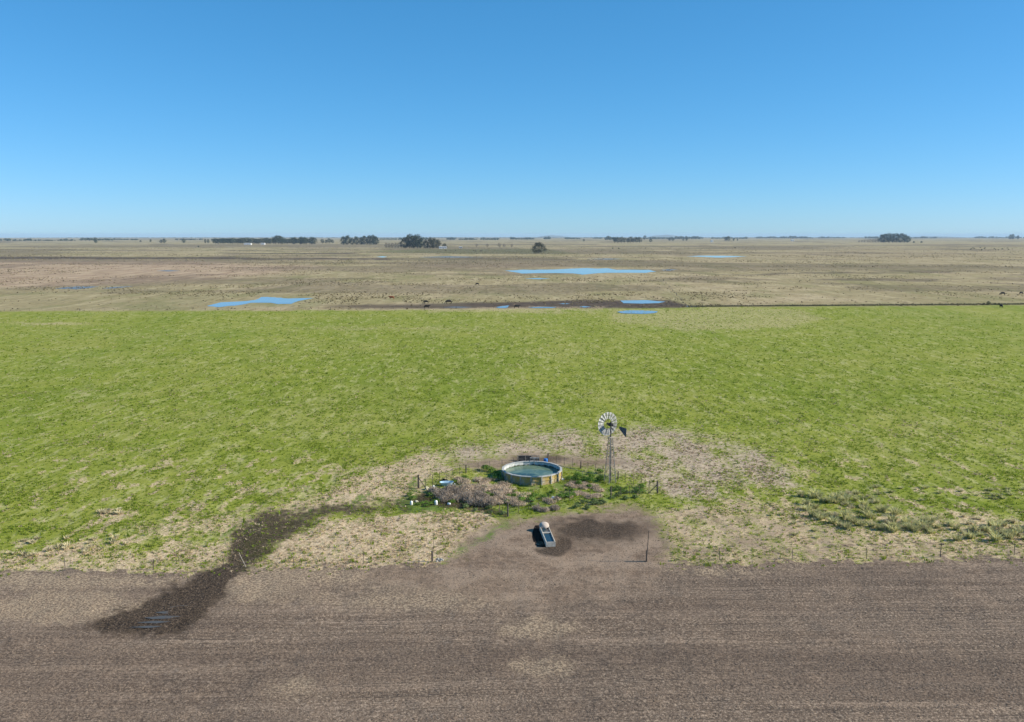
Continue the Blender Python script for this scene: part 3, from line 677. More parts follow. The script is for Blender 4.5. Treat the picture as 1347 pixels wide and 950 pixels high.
# ------------------------------------------------------------------ windmill
def windmill():
    c = P(802.3, 634.5); k = ppm(634.5)
    Ht = (634.5-557.5)/k*1.01; half = .52
    rt = empty('windmill', c, R(30), 'steel windmill pump with many-bladed rotor and dark tail vane on a slim lattice tower', 'windmill')
    top = Ht - 1.55; th = .17
    def corner(sx, sy, z):
        t = z/top; h_ = half*(1-t)+th*t; return Vector((sx*h_, sy*h_, z))
    cs = [(-1, -1), (1, -1), (1, 1), (-1, 1)]
    for s_ in cs:
        b = MB(); b.tube(corner(*s_, -.15), corner(*s_, top), .05, .038, 4); b.build('leg', M['steel'], rt)
    lev = [.9, 2.4, 3.7, 4.8, top-.1]
    for z in lev:
        for i in range(4):
            b = MB(); b.tube(corner(*cs[i], z), corner(*cs[(i+1) % 4], z), .022, n=4); b.build('girt', M['steel'], rt)
    prev = .1
    for z in lev:
        for i in range(4):
            b = MB(); b.tube(corner(*cs[i], prev), corner(*cs[(i+1) % 4], z), .009, n=3); b.tube(corner(*cs[(i+1) % 4], prev), corner(*cs[i], z), .009, n=3); b.build('brace', M['steel'], rt)
        prev = z
    b = MB(); b.box((0, 0, top), (.62, .62, .06)); b.build('platform', M['palewood'], rt)
    b = MB(); b.tube((0, 0, top), (0, 0, Ht+.45), .075, .05, 8); b.build('mast', M['darkiron'], rt)
    b = MB(); b.tube((0, 0, .1), (0, 0, top), .022, n=5); b.build('pump_rod', M['darkiron'], rt)
    b = MB(); b.tube((0, 0, -.1), (0, 0, 1.2), .06, n=8); b.tube((0, 0, 1.0), (-.5, 0, .9), .03, n=6); b.build('pump_head', M['darkiron'], rt)
    # head: turned so the rotor looks away from the camera and the tail comes forward to the right
    hd = bpy.data.objects.new('head_casting', None)
    b = MB(); b.box((0, 0, 0), (.34, .62, .34)); b.tube((0, .2, 0), (0, .72, 0), .06, n=8); b.box((0, 0, .2), (.2, .3, .12))
    hd = b.build('head_casting', M['darkiron'], rt); hd.location = (0, 0, Ht); hd.rotation_euler = (0, 0, R(31)-R(30))
    # rotor axis = local +Y (away from camera); tail along -Y
    Rw = 31/k/2*1.0; nb = 18; yr = .62
    bl = None
    for i in range(nb):
        if bl is None:
            b = MB(); r0, r1 = Rw*.42, Rw; w0, w1 = Rw*.12, Rw*.33; pit = R(11); vs = []
            for j in range(4):
                t = j/3; r = r0+(r1-r0)*t; wd = w0+(w1-w0)*t
                for e, s2 in ((-1, 0), (0, .06), (1, 0)):
                    xx = e*wd/2*math.cos(pit); yy = e*wd/2*math.sin(pit)+s2*wd*1.6
                    vs.append((xx, yy, r))
            n1 = len(vs); vs += [(a, bb+.012, cc) for a, bb, cc in vs]
            fs = []
            for j in range(3):
                for e in range(2):
                    q = j*3+e; fs += [(q, q+1, q+4, q+3), (n1+q+3, n1+q+4, n1+q+1, n1+q)]
            fs += [(0, n1, n1+1, 1), (1, n1+1, n1+2, 2), (9, 10, n1+10, n1+9), (10, 11, n1+11, n1+10)]
            for j in range(3): fs += [(j*3, j*3+3, n1+j*3+3, n1+j*3), (j*3+2, n1+j*3+2, n1+j*3+5, j*3+5)]
            b.add(vs, fs); bl = b.mesh('blade', M['blade'])
        a = 2*math.pi*i/nb; o = link('blade', bl, hd); o.location = (0, yr, 0); o.rotation_euler = (0, a, 0)
    for rr, tk in ((Rw*.44, .016), (Rw*.80, .016)):
        b = MB()
        for i in range(36):
            a, c2 = 2*math.pi*i/36, 2*math.pi*(i+1)/36
            b.tube((rr*math.sin(a), yr-.06, rr*math.cos(a)), (rr*math.sin(c2), yr-.06, rr*math.cos(c2)), tk, n=4, cap=False)
        b.build('rim_band', M['steel'], hd)
    for i in range(6):
        a = 2*math.pi*i/6+.2; b = MB(); b.tube((0, yr, 0), (Rw*.82*math.sin(a), yr-.05, Rw*.82*math.cos(a)), .02, n=4); b.build('spoke', M['darkiron'], hd)
    b = MB(); b.tube((0, yr-.12, 0), (0, yr+.12, 0), .13, n=12); b.build('hub', M['darkiron'], hd)
    b = MB(); b.tube((0, -.2, .0), (0, -2.2, -.02), .03, .025, 5); b.tube((0, -.2, .18), (0, -2.2, .05), .015, n=4); b.build('tail_bone', M['darkiron'], hd)
    b = MB(); pr = [(-1.65, .12), (-1.65, -.18), (-2.95, -.98), (-3.05, .12)]
    vs = [(-.012, y_, z_) for y_, z_ in pr]+[(.012, y_, z_) for y_, z_ in pr]
    b.add(vs, [(0, 1, 2, 3), (7, 6, 5, 4), (0, 4, 5, 1), (1, 5, 6, 2), (2, 6, 7, 3), (3, 7, 4, 0)]); b.build('tail_vane', M['vane'], hd)
    return c
wc = windmill()
b = MB(); a_ = Vector((wc.x-.5, wc.y, wc.z+.9)); e_ = Vector((tc.x+TR*.93, tc.y+TR*.30, tc.z+TH+.12)); mm = (a_+e_)/2+Vector((0, 0, -.12))
b.path([a_, mm, e_], .035, 6); b.tube(e_, e_+Vector((-.35, -.05, -.02)), .035); b.tube(mm, Vector((mm.x, mm.y, gz(mm.x, mm.y)-.1)), .03)
tag(b.build('supply_pipe', M['steel']), 'thin supply pipe running from the windmill pump to the water tank', 'pipe')

# ------------------------------------------------------------------ concrete drinking trough
def trough():
    p0 = P(715.5, 697.5); p1 = P(724.5, 719.5)             # far end, near end (centre line at the ground)
    mid = (p0+p1)/2; d = p1-p0; L = math.hypot(d.x, d.y); rz = math.atan2(d.x, -d.y)
    rt = empty('drinking_trough', (mid.x, mid.y, mid.z), rz, 'long concrete cattle trough with two basins of water on the dark trampled ground', 'trough')
    W = .92; Ht = .50; t = .07
    def wall(x0, x1, y0, y1, z0, z1, nm='wall', m='troughc', taper=.0):
        b = MB(); b.box(((x0+x1)/2, (y0+y1)/2, (z0+z1)/2), (x1-x0, y1-y0, z1-z0)); return b.build(nm, M[m], rt)
    wall(-W/2, -W/2+t, -L/2, L/2, 0, Ht, 'side_wall'); wall(W/2-t, W/2, -L/2, L/2, 0, Ht, 'side_wall')
    wall(-W/2+t+.002, W/2-t-.002, -L/2+.003, -L/2+t, 0, Ht-.004, 'end_wall'); wall(-W/2+t+.002, W/2-t-.002, L/2-t, L/2-.003, 0, Ht-.004, 'end_wall')
    wall(-W/2+t+.002, W/2-t-.002, L*.10-.08, L*.10+.08, .1, Ht-.03, 'divider')
    wall(-W/2+.02, W/2-.02, -L/2+.02, L/2-.02, -.1, .10, 'floor_slab')
    wall(-W/2+.03+t, W/2-t-.03, -L/2+t+.01, L*.10-.09, .11, .38, 'water', 'trwater'); wall(-W/2+t+.03, W/2-t-.03, L*.10+.09, L/2-t-.01, .11, .38, 'water', 'trwater')
    # rounded concrete cover over the float valve, at the far end
    b = MB(); b.lathe([(.44, 0), (.50, .10), (.52, .28), (.47, .48), (.34, .62), (.17, .69), (.001, .71)], 20)
    o = b.build('float_cover', M['ball'], rt, True); o.location = (0.0, L/2-.10, .30); o.scale = (1, 1.05, .85)
    b = MB(); b.box((0, L/2-.1, .18), (.8, .8, .36)); b.build('cover_base', M['concrete'], rt)
trough()
def lump(rx, ry, rz_, n=20, k=.15, seed=3):
    r = random.Random(seed); vs = []; fs = []; rings = 6
    for j in range(rings):
        ph = math.pi/2*j/rings
        for i in range(n):
            a = 2*math.pi*i/n; q_ = 1+k*(r.random()-.5); vs.append((rx*math.cos(ph)*math.cos(a)*q_, ry*math.cos(ph)*math.sin(a)*q_, rz_*math.sin(ph)*q_))
    vs.append((0, 0, rz_)); t_ = len(vs)-1
    for j in range(rings-1):
        for i in range(n): fs.append((j*n+i, j*n+(i+1) % n, (j+1)*n+(i+1) % n, (j+1)*n+i))
    for i in range(n): fs.append(((rings-1)*n+i, (rings-1)*n+(i+1) % n, t_))
    return vs, fs

M['mud'] = simple('mud_shadow_black', (.016, .012, .010), .9, .3, 3, bump=.3, spec=.05)  # one black for wet mud and the trough's painted shadow
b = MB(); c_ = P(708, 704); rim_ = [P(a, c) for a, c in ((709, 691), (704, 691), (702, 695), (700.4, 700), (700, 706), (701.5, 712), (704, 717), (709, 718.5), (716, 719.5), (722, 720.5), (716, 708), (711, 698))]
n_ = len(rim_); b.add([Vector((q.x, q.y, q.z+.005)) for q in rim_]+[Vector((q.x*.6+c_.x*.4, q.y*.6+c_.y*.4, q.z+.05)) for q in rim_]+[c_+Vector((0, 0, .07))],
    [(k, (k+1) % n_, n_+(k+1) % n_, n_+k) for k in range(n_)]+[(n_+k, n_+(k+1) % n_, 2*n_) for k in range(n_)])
o = b.build('mud_shadow_patch', M['mud'], None, True); o['kind'] = 'structure'  # sheet added to deepen the trough's cast shadow over the mud
# ------------------------------------------------------------------ fences
def post_mb(h, r, lean=(0, 0), n=7):
    b = MB(); b.tube((0, 0, -.25), (lean[0], lean[1], h), r, r*.85, n, jit=.12); return b
def fence(name, label, anchors, drops, wires, wr=.006, post_mat='post'):
    """anchors: list of (point, height, radius, lean); drops: droppers between anchors per span"""
    rt = empty(name, anchors[0][0], 0, label, 'fence'); o0 = anchors[0][0]
    for p, h, r, ln in anchors:
        o = post_mb(h, r, ln).build('post', M[post_mat], rt); o.location = p-o0
    dm = None
    for i in range(len(anchors)-1):
        a, b_ = anchors[i][0], anchors[i+1][0]; n = drops[i]
        for k in range(1, n):
            t = k/n; x = a.x*(1-t)+b_.x*t; y = a.y*(1-t)+b_.y*t
            if dm is None: q = MB(); q.box((0, 0, .55), (.045, .035, 1.25)); dm = q.mesh('dropper', M['post'])
            o = link('dropper', dm, rt); o.location = Vector((x, y, gz(x, y)))-o0; o.rotation_euler = (random.uniform(-.06, .06), random.uniform(-.06, .06), random.uniform(0, 3))
    for z in wires:
        q = MB()
        for i in range(len(anchors)-1):
            a, b_ = anchors[i][0], anchors[i+1][0]; n = max(2, drops[i]); pr = None
            for k in range(n+1):
                t = k/n; x = a.x*(1-t)+b_.x*t; y = a.y*(1-t)+b_.y*t; p = Vector((x, y, gz(x, y)+z-.03*math.sin(math.pi*t)))-o0
                if pr is not None: q.tube(pr, p, wr, n=3, cap=False)
                pr = p
        q.build('wire', M['wire'], rt)
    return rt, o0
def brace(rt, o0, top, foot, r=.05):
    q = MB(); q.tube(top-o0, foot-o0, r, r*.9, 6); q.build('brace', M['post'], rt)
A = lambda u, v, h, r=.07, ln=(0, 0): (P(u, v), h, r, ln)
W_, S_, E_, N_ = P(550.6, 642.5), P(668, 679), P(865, 647.5), P(721, 609)
rt, o0 = fence('enclosure_fence', 'wire fence with weathered wooden posts boxing in the weedy patch round the water tank',
    [(W_, 1.65, .12, (0, 0)), A(613, 622, 1.0, .09), (N_, 1.35, .11, (0, 0)), A(764, 616, .95, .09), A(813, 630.5, 1.0, .09), (E_, 1.5, .12, (-.06, 0)),
     A(803.6, 653, 1.35, .09), A(735, 661, .9, .05, (-.25, 0)), (S_, 1.5, .10, (0, 0)), A(626, 663, 1.0, .07), A(588, 651.5, 1.1, .08), (W_, 1.2, .04, (0, 0))],
    [7, 7, 4, 5, 5, 5, 5, 5, 4, 4, 4], (.35, .7, 1.05), .007)
wv = W_.copy(); x_, y_ = G(565, 650); brace(rt, o0, W_+Vector((0, 0, 1.35)), Vector((x_+0, y_, gz(x_, y_)+.05)))
x_, y_ = G(853, 648); brace(rt, o0, E_+Vector((-.03, 0, 1.1)), Vector((x_, y_, gz(x_, y_)+.05)))
rt, o0 = fence('field_fence', 'low wire fence with thin old posts dividing the ploughed field from the pasture',
    [A(-260, 757, 1.2, .05), A(-30, 752, 1.2, .05), A(201, 749, 1.0, .045, (.12, 0)), A(386, 744, 1.0, .03), A(568.5, 738.5, 1.05, .085)], [2, 2, 2, 2], (.45, .85), .005)
q = MB(); q.tube((0, 0, 0), (.12, 0, 2.85), .022, .016, 5); o = q.build('rod', M['post'], rt); o.location = P(569.5, 738.2)-o0
rt, o0 = fence('field_fence', 'wire fence with a tall thin end post right of the trough, edging the ploughed field',
    [A(850.5, 738.5, 2.95, .045, (.14, 0)), A(1042, 737, 1.0, .03), A(1237, 732.5, 1.35, .045), A(1430, 729, 1.3, .05), A(1640, 725, 1.3, .05)], [2, 2, 2, 2], (.45, .85, 1.25), .006)
q = MB(); q.tube((0, 0, -.2), (.02, 0, 1.1), .075, .06, 7, jit=.12); o = q.build('stump', M['post'], rt); o.location = P(850.2, 739.2)-o0
q = MB(); q.box((0, 0, 1.22), (.5, .06, .05)); o = q.build('crossbar', M['post'], rt); o.location = P(1237, 732.5)-o0
q = MB(); q.tube((0, 0, -.1), (-.62, 0, 1.35), .035, .03, 5); o = q.build('leaning_stake', M['palewood']); o.location = P(324, 745)
tag(o, 'pale leaning stake where the dark wet streak crosses the field edge', 'stake')
# far fence between pasture and grassland
far_anchor = []
for k in range(47):
    u_ = -60+k*33; v_ = np.interp(u_, [-60, 400, 900, 1347, 1480], [409.8, 407.8, 404.2, 401.0, 400.0]); far_anchor.append(A(u_, v_, 1.0, .035 if k % 5 else .10))
fence('pasture_fence', 'long distant wire fence along the far edge of the bright green pasture', far_anchor, [2]*46, (.5, .95), .012)
cr = []
for k, (u_, v_) in enumerate([(901, 403), (896, 396), (890, 389), (885, 383.5), (880, 378.5), (876, 374), (872.5, 370)]): cr.append(A(u_, v_, 1.3, .14))
fence('cross_fence', 'old overgrown fence running away from the dark muddy corner beyond the pasture', cr, [3]*6, (.6, 1.0), .02)

# ------------------------------------------------------------------ leafy plants
def leaf_mat(name, c0, c1, c2, sc_=.6):
    m, nt, b = newmat(name); n = N(nt)
    oi = n.node('ShaderNodeObjectInfo')
    a = n.noise(sc_, 3, .6); q = n.mix(n.rng(a, .35, .65), c0, c1); q = n.mix(n.rng(n.noise(sc_*5, 2), .52, .7), q, c2)
    hv = n.node('ShaderNodeHueSaturation'); n.link(q, hv.inputs['Color']); n.link(n.rng(oi.outputs['Random'], 0, 1, .75, 1.25, False), hv.inputs['Value'])
    n.link(hv.outputs[0], b.inputs['Base Color']); b.inputs['Roughness'].default_value = .9; b.inputs['Specular IOR Level'].default_value = .1; translucent(n, m, hv.outputs[0], b, .3); return m
M['weed'] = leaf_mat('weed_leaves', (.075, .150, .022), (.170, .270, .045), (.260, .350, .075), 1.2)
M['weed2'] = leaf_mat('grey_green_leaves', (.080, .130, .040), (.170, .215, .085), (.260, .290, .140), 1.2)
M['twig'] = leaf_mat('dry_twigs', (.380, .290, .200), (.580, .455, .330), (.700, .580, .430), 1.5)
M['twig2'] = leaf_mat('grey_twigs', (.260, .205, .155), (.420, .340, .265), (.540, .460, .370), 1.5)
M['tussock'] = leaf_mat('tussock_blades', (.380, .380, .150), (.560, .520, .260), (.740, .670, .410), 2)
M['paletuss'] = leaf_mat('pale_blades', (.50, .43, .26), (.64, .55, .34), (.72, .63, .42), 2)
def bush_mesh(name, mat, n, r, h, leaf, seed, up=.3):
    rr = random.Random(seed); b = MB(); lobes = [(rr.uniform(-.5, .5)*r, rr.uniform(-.5, .5)*r, rr.uniform(.35, .7)*h, rr.uniform(.4, .65)*r) for _ in range(5)]
    for i in range(n):
        lx, ly, lz, lr = lobes[i % 5]
        th = rr.uniform(0, 2*math.pi); ph = math.acos(rr.uniform(-.6, 1)); q = lr*rr.uniform(.45, 1.08)
        p = Vector((lx+q*math.sin(ph)*math.cos(th), ly+q*math.sin(ph)*math.sin(th), max(.02, lz+q*math.cos(ph)*h/r*.6)))
        nrm = Vector((math.sin(ph)*math.cos(th)+rr.uniform(-.8, .8), math.sin(ph)*math.sin(th)+rr.uniform(-.8, .8), math.cos(ph)+rr.uniform(-.4, 1)+up)).normalized()
        t = nrm.orthogonal().normalized(); t.rotate(Matrix.Rotation(rr.uniform(0, 6.28), 3, nrm)); k = nrm.cross(t); l = leaf*rr.uniform(.6, 1.3)
        b.add([p-t*l, p+k*l*.5, p+t*l+nrm*l*.15, p-k*l*.5], [(0, 1, 2, 3)])
    return b.mesh(name, mat)
def twig_mesh(name, mat, n, r, h, seed, wd=.03):
    rr = random.Random(seed); b = MB()
    for i in range(n):
        a = rr.uniform(0, 6.28); q = r*rr.random()**.5*.8; x, y = q*math.cos(a), q*math.sin(a); hh = h*rr.uniform(.4, 1.05)*(1-.45*(q/r)**2)
        a2 = rr.uniform(0, 6.28); l = h*.45*rr.random(); tx, ty = x+l*math.cos(a2), y+l*math.sin(a2)
        pa = rr.uniform(0, 3.14); dx, dy = wd*math.cos(pa), wd*math.sin(pa)
        z0_ = hh*rr.uniform(0, .55)
        b.add([(x-dx, y-dy, z0_), (x+dx, y+dy, z0_), (tx+dx*.7, ty+dy*.7, hh), (tx-dx*.7, ty-dy*.7, hh)], [(0, 1, 2, 3)])
    return b.mesh(name, mat)
def tuss_mesh(name, mat, n, r, h, seed):
    v_, f_ = tuft(n, h, r*.35, .05, seed, lean=.95); b = MB(); b.add(v_, f_); return b.mesh(name, mat)
weedm = [bush_mesh('leafy_weed', M['weed'], 420, .85, .75, .085, s_) for s_ in (1, 2, 3)]
weedm2 = [bush_mesh('thistle', M['weed2'], 360, .8, .7, .08, s_, .5) for s_ in (11, 12)]
def brush_mesh(name, mat, seed, h):
    a = bush_mesh('t', mat, 420, .95, h, .075, seed, .8); c = twig_mesh('t', mat, 200, .95, h*1.1, seed, .022)
    b = MB(); b.add([v.co[:] for v in a.vertices], [tuple(p.vertices) for p in a.polygons]); b.add([v.co[:] for v in c.vertices], [tuple(p.vertices) for p in c.polygons])
    bpy.data.meshes.remove(a); bpy.data.meshes.remove(c); return b.mesh(name, mat)
twigm = [brush_mesh('dry_brush', M['twig'], s_, .62) for s_ in (1, 2, 3)]
twigm2 = [brush_mesh('grey_brush', M['twig2'], s_, .8) for s_ in (5, 6)]
tussm = [tuss_mesh('grass_tussock', M['tussock'], 90, .8, .62, s_) for s_ in (1, 2, 3)]
palem = [tuss_mesh('pale_tussock', M['paletuss'], 90, .8, .40, s_) for s_ in (4, 5)]
def plant(meshes, u, v, s, label, cat, group, sz=1):
    me = random.choice(meshes); p = P(u, v); o = link(me.name.split('.')[0], me); o.location = p-Vector((0, 0, .04))
    o.rotation_euler = (0, 0, random.uniform(0, 6.28)); o.scale = (s*random.uniform(.85, 1.15), s*random.uniform(.85, 1.15), s*sz); tag(o, label, cat, group); return o
def cluster(meshes, poly, n, s0, s1, label, cat, group, sz=1, avoid=True):
    us = [p[0] for p in poly]; vs = [p[1] for p in poly]; done = 0; tries = 0; pts = []
    while done < n and tries < n*60:
        tries += 1; u = random.uniform(min(us), max(us)); v = random.uniform(min(vs), max(vs))
        if soft_poly(np.array([u]), np.array([v]), poly, .5)[0] < .5: continue
        x, y = G(u, v)
        if avoid and math.hypot(x-tc.x, y-tc.y) < TR+.55: continue
        if any(math.hypot(x-a, y-b) < s0*.75 for a, b in pts): continue
        pts.append((x, y)); plant(meshes, u, v, random.uniform(s0, s1), label, cat, group, sz); done += 1
gl = 'bright green leafy weed in the thicket'
cluster(weedm, [(664, 657), (700, 648), (762, 644), (764, 660), (700, 668), (676, 668)], 11, .6, 1.0, 'bright green leafy weed growing in front of the tank\'s yellow panels', 'weed', 'green weeds in front of the tank')
cluster(weedm, [(742, 622), (790, 622), (800, 640), (845, 640), (840, 652), (770, 642), (742, 634)], 22, .6, 1.0, 'low green leafy weed between the tank and the windmill legs', 'weed', 'green weeds beside the windmill')
cluster(weedm, [(640, 616), (660, 616), (662, 632), (640, 630)], 5, .8, 1.1, 'dark green weed in the shade on the left side of the tank', 'weed', 'weeds left of the tank')
cluster(weedm, [(535, 648), (560, 646), (600, 664), (570, 668), (530, 664)], 9, .45, .8, 'green weed in the damp strip below the left corner post', 'weed', 'weeds by the left corner post')
cluster(weedm, [(594, 632), (614, 628), (614, 640), (596, 640)], 3, .6, .8, 'green weed beside the pale blue sheet', 'weed', 'weeds beside the pale blue sheet')
cluster(weedm2, [(745, 662), (800, 656), (800, 668), (750, 672)], 9, .6, .95, 'grey-green thistle along the front fence below the windmill', 'thistle', 'thistles along the front fence')
cluster(weedm2, [(800, 642), (858, 648), (850, 656), (805, 656)], 8, .5, .8, 'grey-green thistle near the right corner of the fenced patch', 'thistle', 'thistles near the right corner post')
cluster(weedm2, [(590, 655), (640, 662), (664, 676), (640, 676), (590, 666)], 7, .5, .8, 'dull green weed at the foot of the grey brush', 'weed', 'weeds at the foot of the grey brush')
cluster(twigm, [(600, 628), (640, 620), (664, 638), (668, 650), (640, 656), (606, 644)], 21, .75, 1.2, 'pinkish dry brush heaped left of the water tank', 'dry bush', 'dry brush left of the tank')
cluster(twigm, [(640, 650), (672, 643), (698, 648), (690, 668), (672, 674), (650, 670)], 15, .7, 1.1, 'pinkish dry brush between the tank and the front fence corner', 'dry bush', 'dry brush in front of the tank')
cluster(twigm, [(744, 632), (780, 636), (800, 648), (792, 658), (735, 652)], 22, .55, .95, 'flattened pinkish dry brush right of the tank below the windmill', 'dry bush', 'dry brush below the windmill', .7)
cluster(twigm, [(690, 655), (735, 656), (735, 668), (700, 672)], 6, .5, .8, 'small dry brush clump among the green weeds in front of the tank', 'dry bush', 'dry brush among the front weeds')
cluster(twigm2, [(562, 646), (600, 645), (640, 656), (650, 668), (600, 662), (572, 656)], 22, .8, 1.2, 'tangled grey-brown brush casting a dark shade along the left fence side', 'dry bush', 'grey brush along the left fence')
cluster(weedm, [(615, 640), (660, 640), (690, 655), (680, 668), (640, 660)], 9, .45, .8, 'green weed poking out of the pinkish dry brush', 'weed', 'green weeds inside the dry brush', 1.3)
cluster(twigm2, [(700, 668), (735, 668), (740, 674), (705, 676)], 5, .5, .7, 'sparse grey brush stems at the front fence', 'dry bush', 'grey stems at the front fence')
cluster(tussm, [(1035, 652), (1130, 650), (1180, 668), (1180, 700), (1130, 700), (1055, 686)], 44, .8, 1.5, 'pale grey-green grass tussock in the dense patch right of the tank enclosure', 'tussock', 'tussocks in the dense middle patch', avoid=False)
cluster(tussm, [(1180, 684), (1347, 690), (1420, 694), (1420, 716), (1260, 712), (1180, 700)], 46, .8, 1.5, 'pale grey-green grass tussock in the band above the field fence at right', 'tussock', 'tussocks along the right fence', avoid=False)
cluster(tussm, [(1130, 640), (1420, 640), (1420, 664), (1180, 662)], 40, .5, 1.0, 'low grass tussock on the pasture edge at the far right', 'tussock', 'low tussocks on the pasture edge', .8, avoid=False)
cluster(tussm, [(940, 650), (1040, 650), (1100, 700), (1100, 722), (960, 700)], 26, .35, .75, 'small olive tussock on the worn ground right of the trough', 'tussock', 'small tussocks on worn ground', .8, avoid=False)
cluster(palem, [(1040, 650), (1130, 648), (1200, 672), (1420, 694), (1420, 714), (1200, 704), (1060, 690)], 50, .6, 1.2, 'straw-pale grass tussock mixed among the grey-green tussocks at right', 'tussock', 'pale tussocks among the right-hand ones', 1.2, avoid=False)
cluster(palem, [(130, 672), (158, 670), (160, 678), (132, 680)], 6, .8, 1.2, 'bleached straw tussock standing alone in the green pasture at left', 'tussock', 'bleached tussocks in the left pasture', avoid=False)
cluster(palem, [(0, 715), (60, 708), (150, 704), (180, 716), (100, 730), (0, 738)], 30, .6, 1.2, 'bleached straw tussock along the left field edge', 'tussock', 'bleached tussocks on the left field edge', avoid=False)

# ------------------------------------------------------------------ rubbish round the fenced patch
def drum(u, v, s, mat, label, cat='drum', lying=False, name='plastic_drum', rz=0):
    b = MB(); b.lathe([(.001, 0), (.2, 0), (.22, .04), (.215, .25), (.22, .48), (.2, .52), (.08, .56), (.08, .60), (.001, .605)], 14)
    o = b.build(name, M[mat], None, True); o.location = P(u, v)+Vector((0, 0, .2*s if lying else 0)); o.scale = (s, s, s)
    o.rotation_euler = (R(88) if lying else R(6), 0, rz); tag(o, label, cat); return o
def sack(u, v, sx, sy, sz, mat, label, cat, name, seed):
    b = MB(); b.add(*lump(sx, sy, sz, 14, .35, seed)); o = b.build(name, M[mat]); o.location = P(u, v)-Vector((0, 0, .02)); o.rotation_euler = (0, 0, seed); tag(o, label, cat); return o
drum(570.3, 643.5, .8, 'whiteplastic', 'white plastic drum beside the left corner post brace')
drum(573.5, 663, .85, 'whiteplastic', 'white plastic drum on the green strip below the grey brush')
drum(541, 663, .75, 'whiteplastic', 'leftmost white plastic drum, outside the fence on the damp strip', rz=.5)
drum(589, 663.5, .6, 'whiteplastic', 'white drum lying on its side at the foot of the grey brush', lying=True, rz=1.2)
sack(548, 659, .32, .2, .14, 'creamplastic', 'flat cream-yellow plastic bag on the damp strip left of the fence', 'bag', 'plastic_bag', 2)
sack(561.5, 644, .34, .25, .36, 'creamplastic', 'crumpled cream sack just right of the left corner post', 'sack', 'crumpled_sack', 4)
sack(598, 637, .2, .16, .2, 'whiteplastic', 'small white bag in the weeds right of the pale blue sheet', 'bag', 'plastic_bag', 5)
sack(728, 656, .34, .25, .30, 'whiteplastic', 'white plastic sack lying in the green weeds in front of the tank', 'sack', 'plastic_sack', 6)
sack(740, 630.5, .25, .2, .2, 'whiteplastic', 'small pale stone-like bag against the right side of the tank', 'bag', 'plastic_bag', 8)
def sheet():
    p = P(587.5, 639); rt = empty('bath_tub', p, R(8), 'pale blue old bathtub dumped among the brush by the left corner', 'bathtub')
    b = MB(); n = 20; prof = [(.30, .02), (.40, .30), (.44, .50), (.47, .51), (.47, .47)]
    vs = []
    for r_, z_ in prof+[(.40, .44), (.33, .12), (.02, .10)]:
        for i in range(n): a = 2*math.pi*i/n; vs.append((1.0*r_/.47*.42*2*math.copysign(abs(math.cos(a))**.7, math.cos(a)), r_*math.copysign(abs(math.sin(a))**.8, math.sin(a)), z_))
    fs = []
    for k in range(7):
        for i in range(n): fs.append((k*n+i, k*n+(i+1) % n, (k+1)*n+(i+1) % n, (k+1)*n+i))
    b.add(vs, fs); b.build('tub_shell', M['paleblue'], rt)
    for sx in (-.5, .5): q = MB(); q.tube((sx, 0, -.1), (sx, 0, .1), .06); q.build('foot', M['darkiron'], rt)
sheet()
sack(586, 634.5, .7, .3, .42, 'black', 'black crumpled tarpaulin behind the pale blue bathtub', 'tarpaulin', 'tarpaulin', 9)
for i, (u_, v_) in enumerate([(574.5, 738), (577, 737), (579.5, 737.6), (582, 736.8), (580, 735.6), (576, 735.5)]):
    b = MB(); v3, f3 = clod(50+i, .7); b.add([tuple(c*.17*random.uniform(.7, 1.2) for c in q) for q in v3], f3); o = b.build('rubble_stone', M['concrete']); o.location = P(u_, v_)+Vector((0, 0, .04))
    tag(o, 'pale rubble stone in the little heap beside the short thick fence post', 'stone', 'rubble stones by the fence post')

# ------------------------------------------------------------------ cattle
def cow_mesh(name, graze):
    me = bpy.data.meshes.new('c'); 
    V_ = [(0, 0, 1.05), (.55, 0, 1.08), (.95, 0, 1.12), (-.55, 0, 1.08), (-.85, 0, 1.10)]; E_2 = [(0, 1), (1, 2), (0, 3), (3, 4)]; Rd = [.36, .36, .24, .35, .24]
    if graze: hp = [(1.25, 0, .85), (1.42, 0, .42), (1.55, 0, .14)]
    else: hp = [(1.25, 0, 1.35), (1.45, 0, 1.40), (1.75, 0, 1.25)]
    for i, p in enumerate(hp): V_.append(p); E_2.append((2 if i == 0 else len(V_)-2, len(V_)-1)); Rd.append([.16, .14, .09][i])
    for sx, a in ((.75, 1), (-.78, 3)):
        for sy in (-.2, .2):
            b0 = len(V_); kx = .05 if a == 1 else -.08
            V_ += [(sx, sy, .80), (sx+kx, sy, .45), (sx, sy, .04)]; E_2 += [(2 if a == 1 else 4, b0), (b0, b0+1), (b0+1, b0+2)]; Rd += [.15, .075, .06]
    b0 = len(V_); V_ += [(-1.05, 0, .95), (-1.07, 0, .45)]; E_2 += [(4, b0), (b0, b0+1)]; Rd += [.04, .03]
    me.from_pydata(V_, E_2, []); o = link('tmp', me)
    md = o.modifiers.new('s', 'SKIN')
    for i, sv_ in enumerate(me.skin_vertices[0].data): sv_.radius = (Rd[i], Rd[i]*(1.25 if i < 5 else 1)); sv_.use_root = i == 0
    o.modifiers.new('d', 'SUBSURF').levels = 1; o.modifiers['d'].render_levels = 1
    dg = bpy.context.evaluated_depsgraph_get(); m2 = bpy.data.meshes.new_from_object(o.evaluated_get(dg)); m2.name = name
    bpy.data.objects.remove(o); bpy.data.meshes.remove(me)
    for p in m2.polygons: p.use_smooth = True
    return m2
cg = cow_mesh('cow_body', True); cs_ = cow_mesh('cow_body', False)
M['blackhide'] = simple('black_hide', (.020, .017, .015), .7, .2, 1); M['redhide'] = simple('red_hide', (.30, .085, .03), .7, .2, 1)
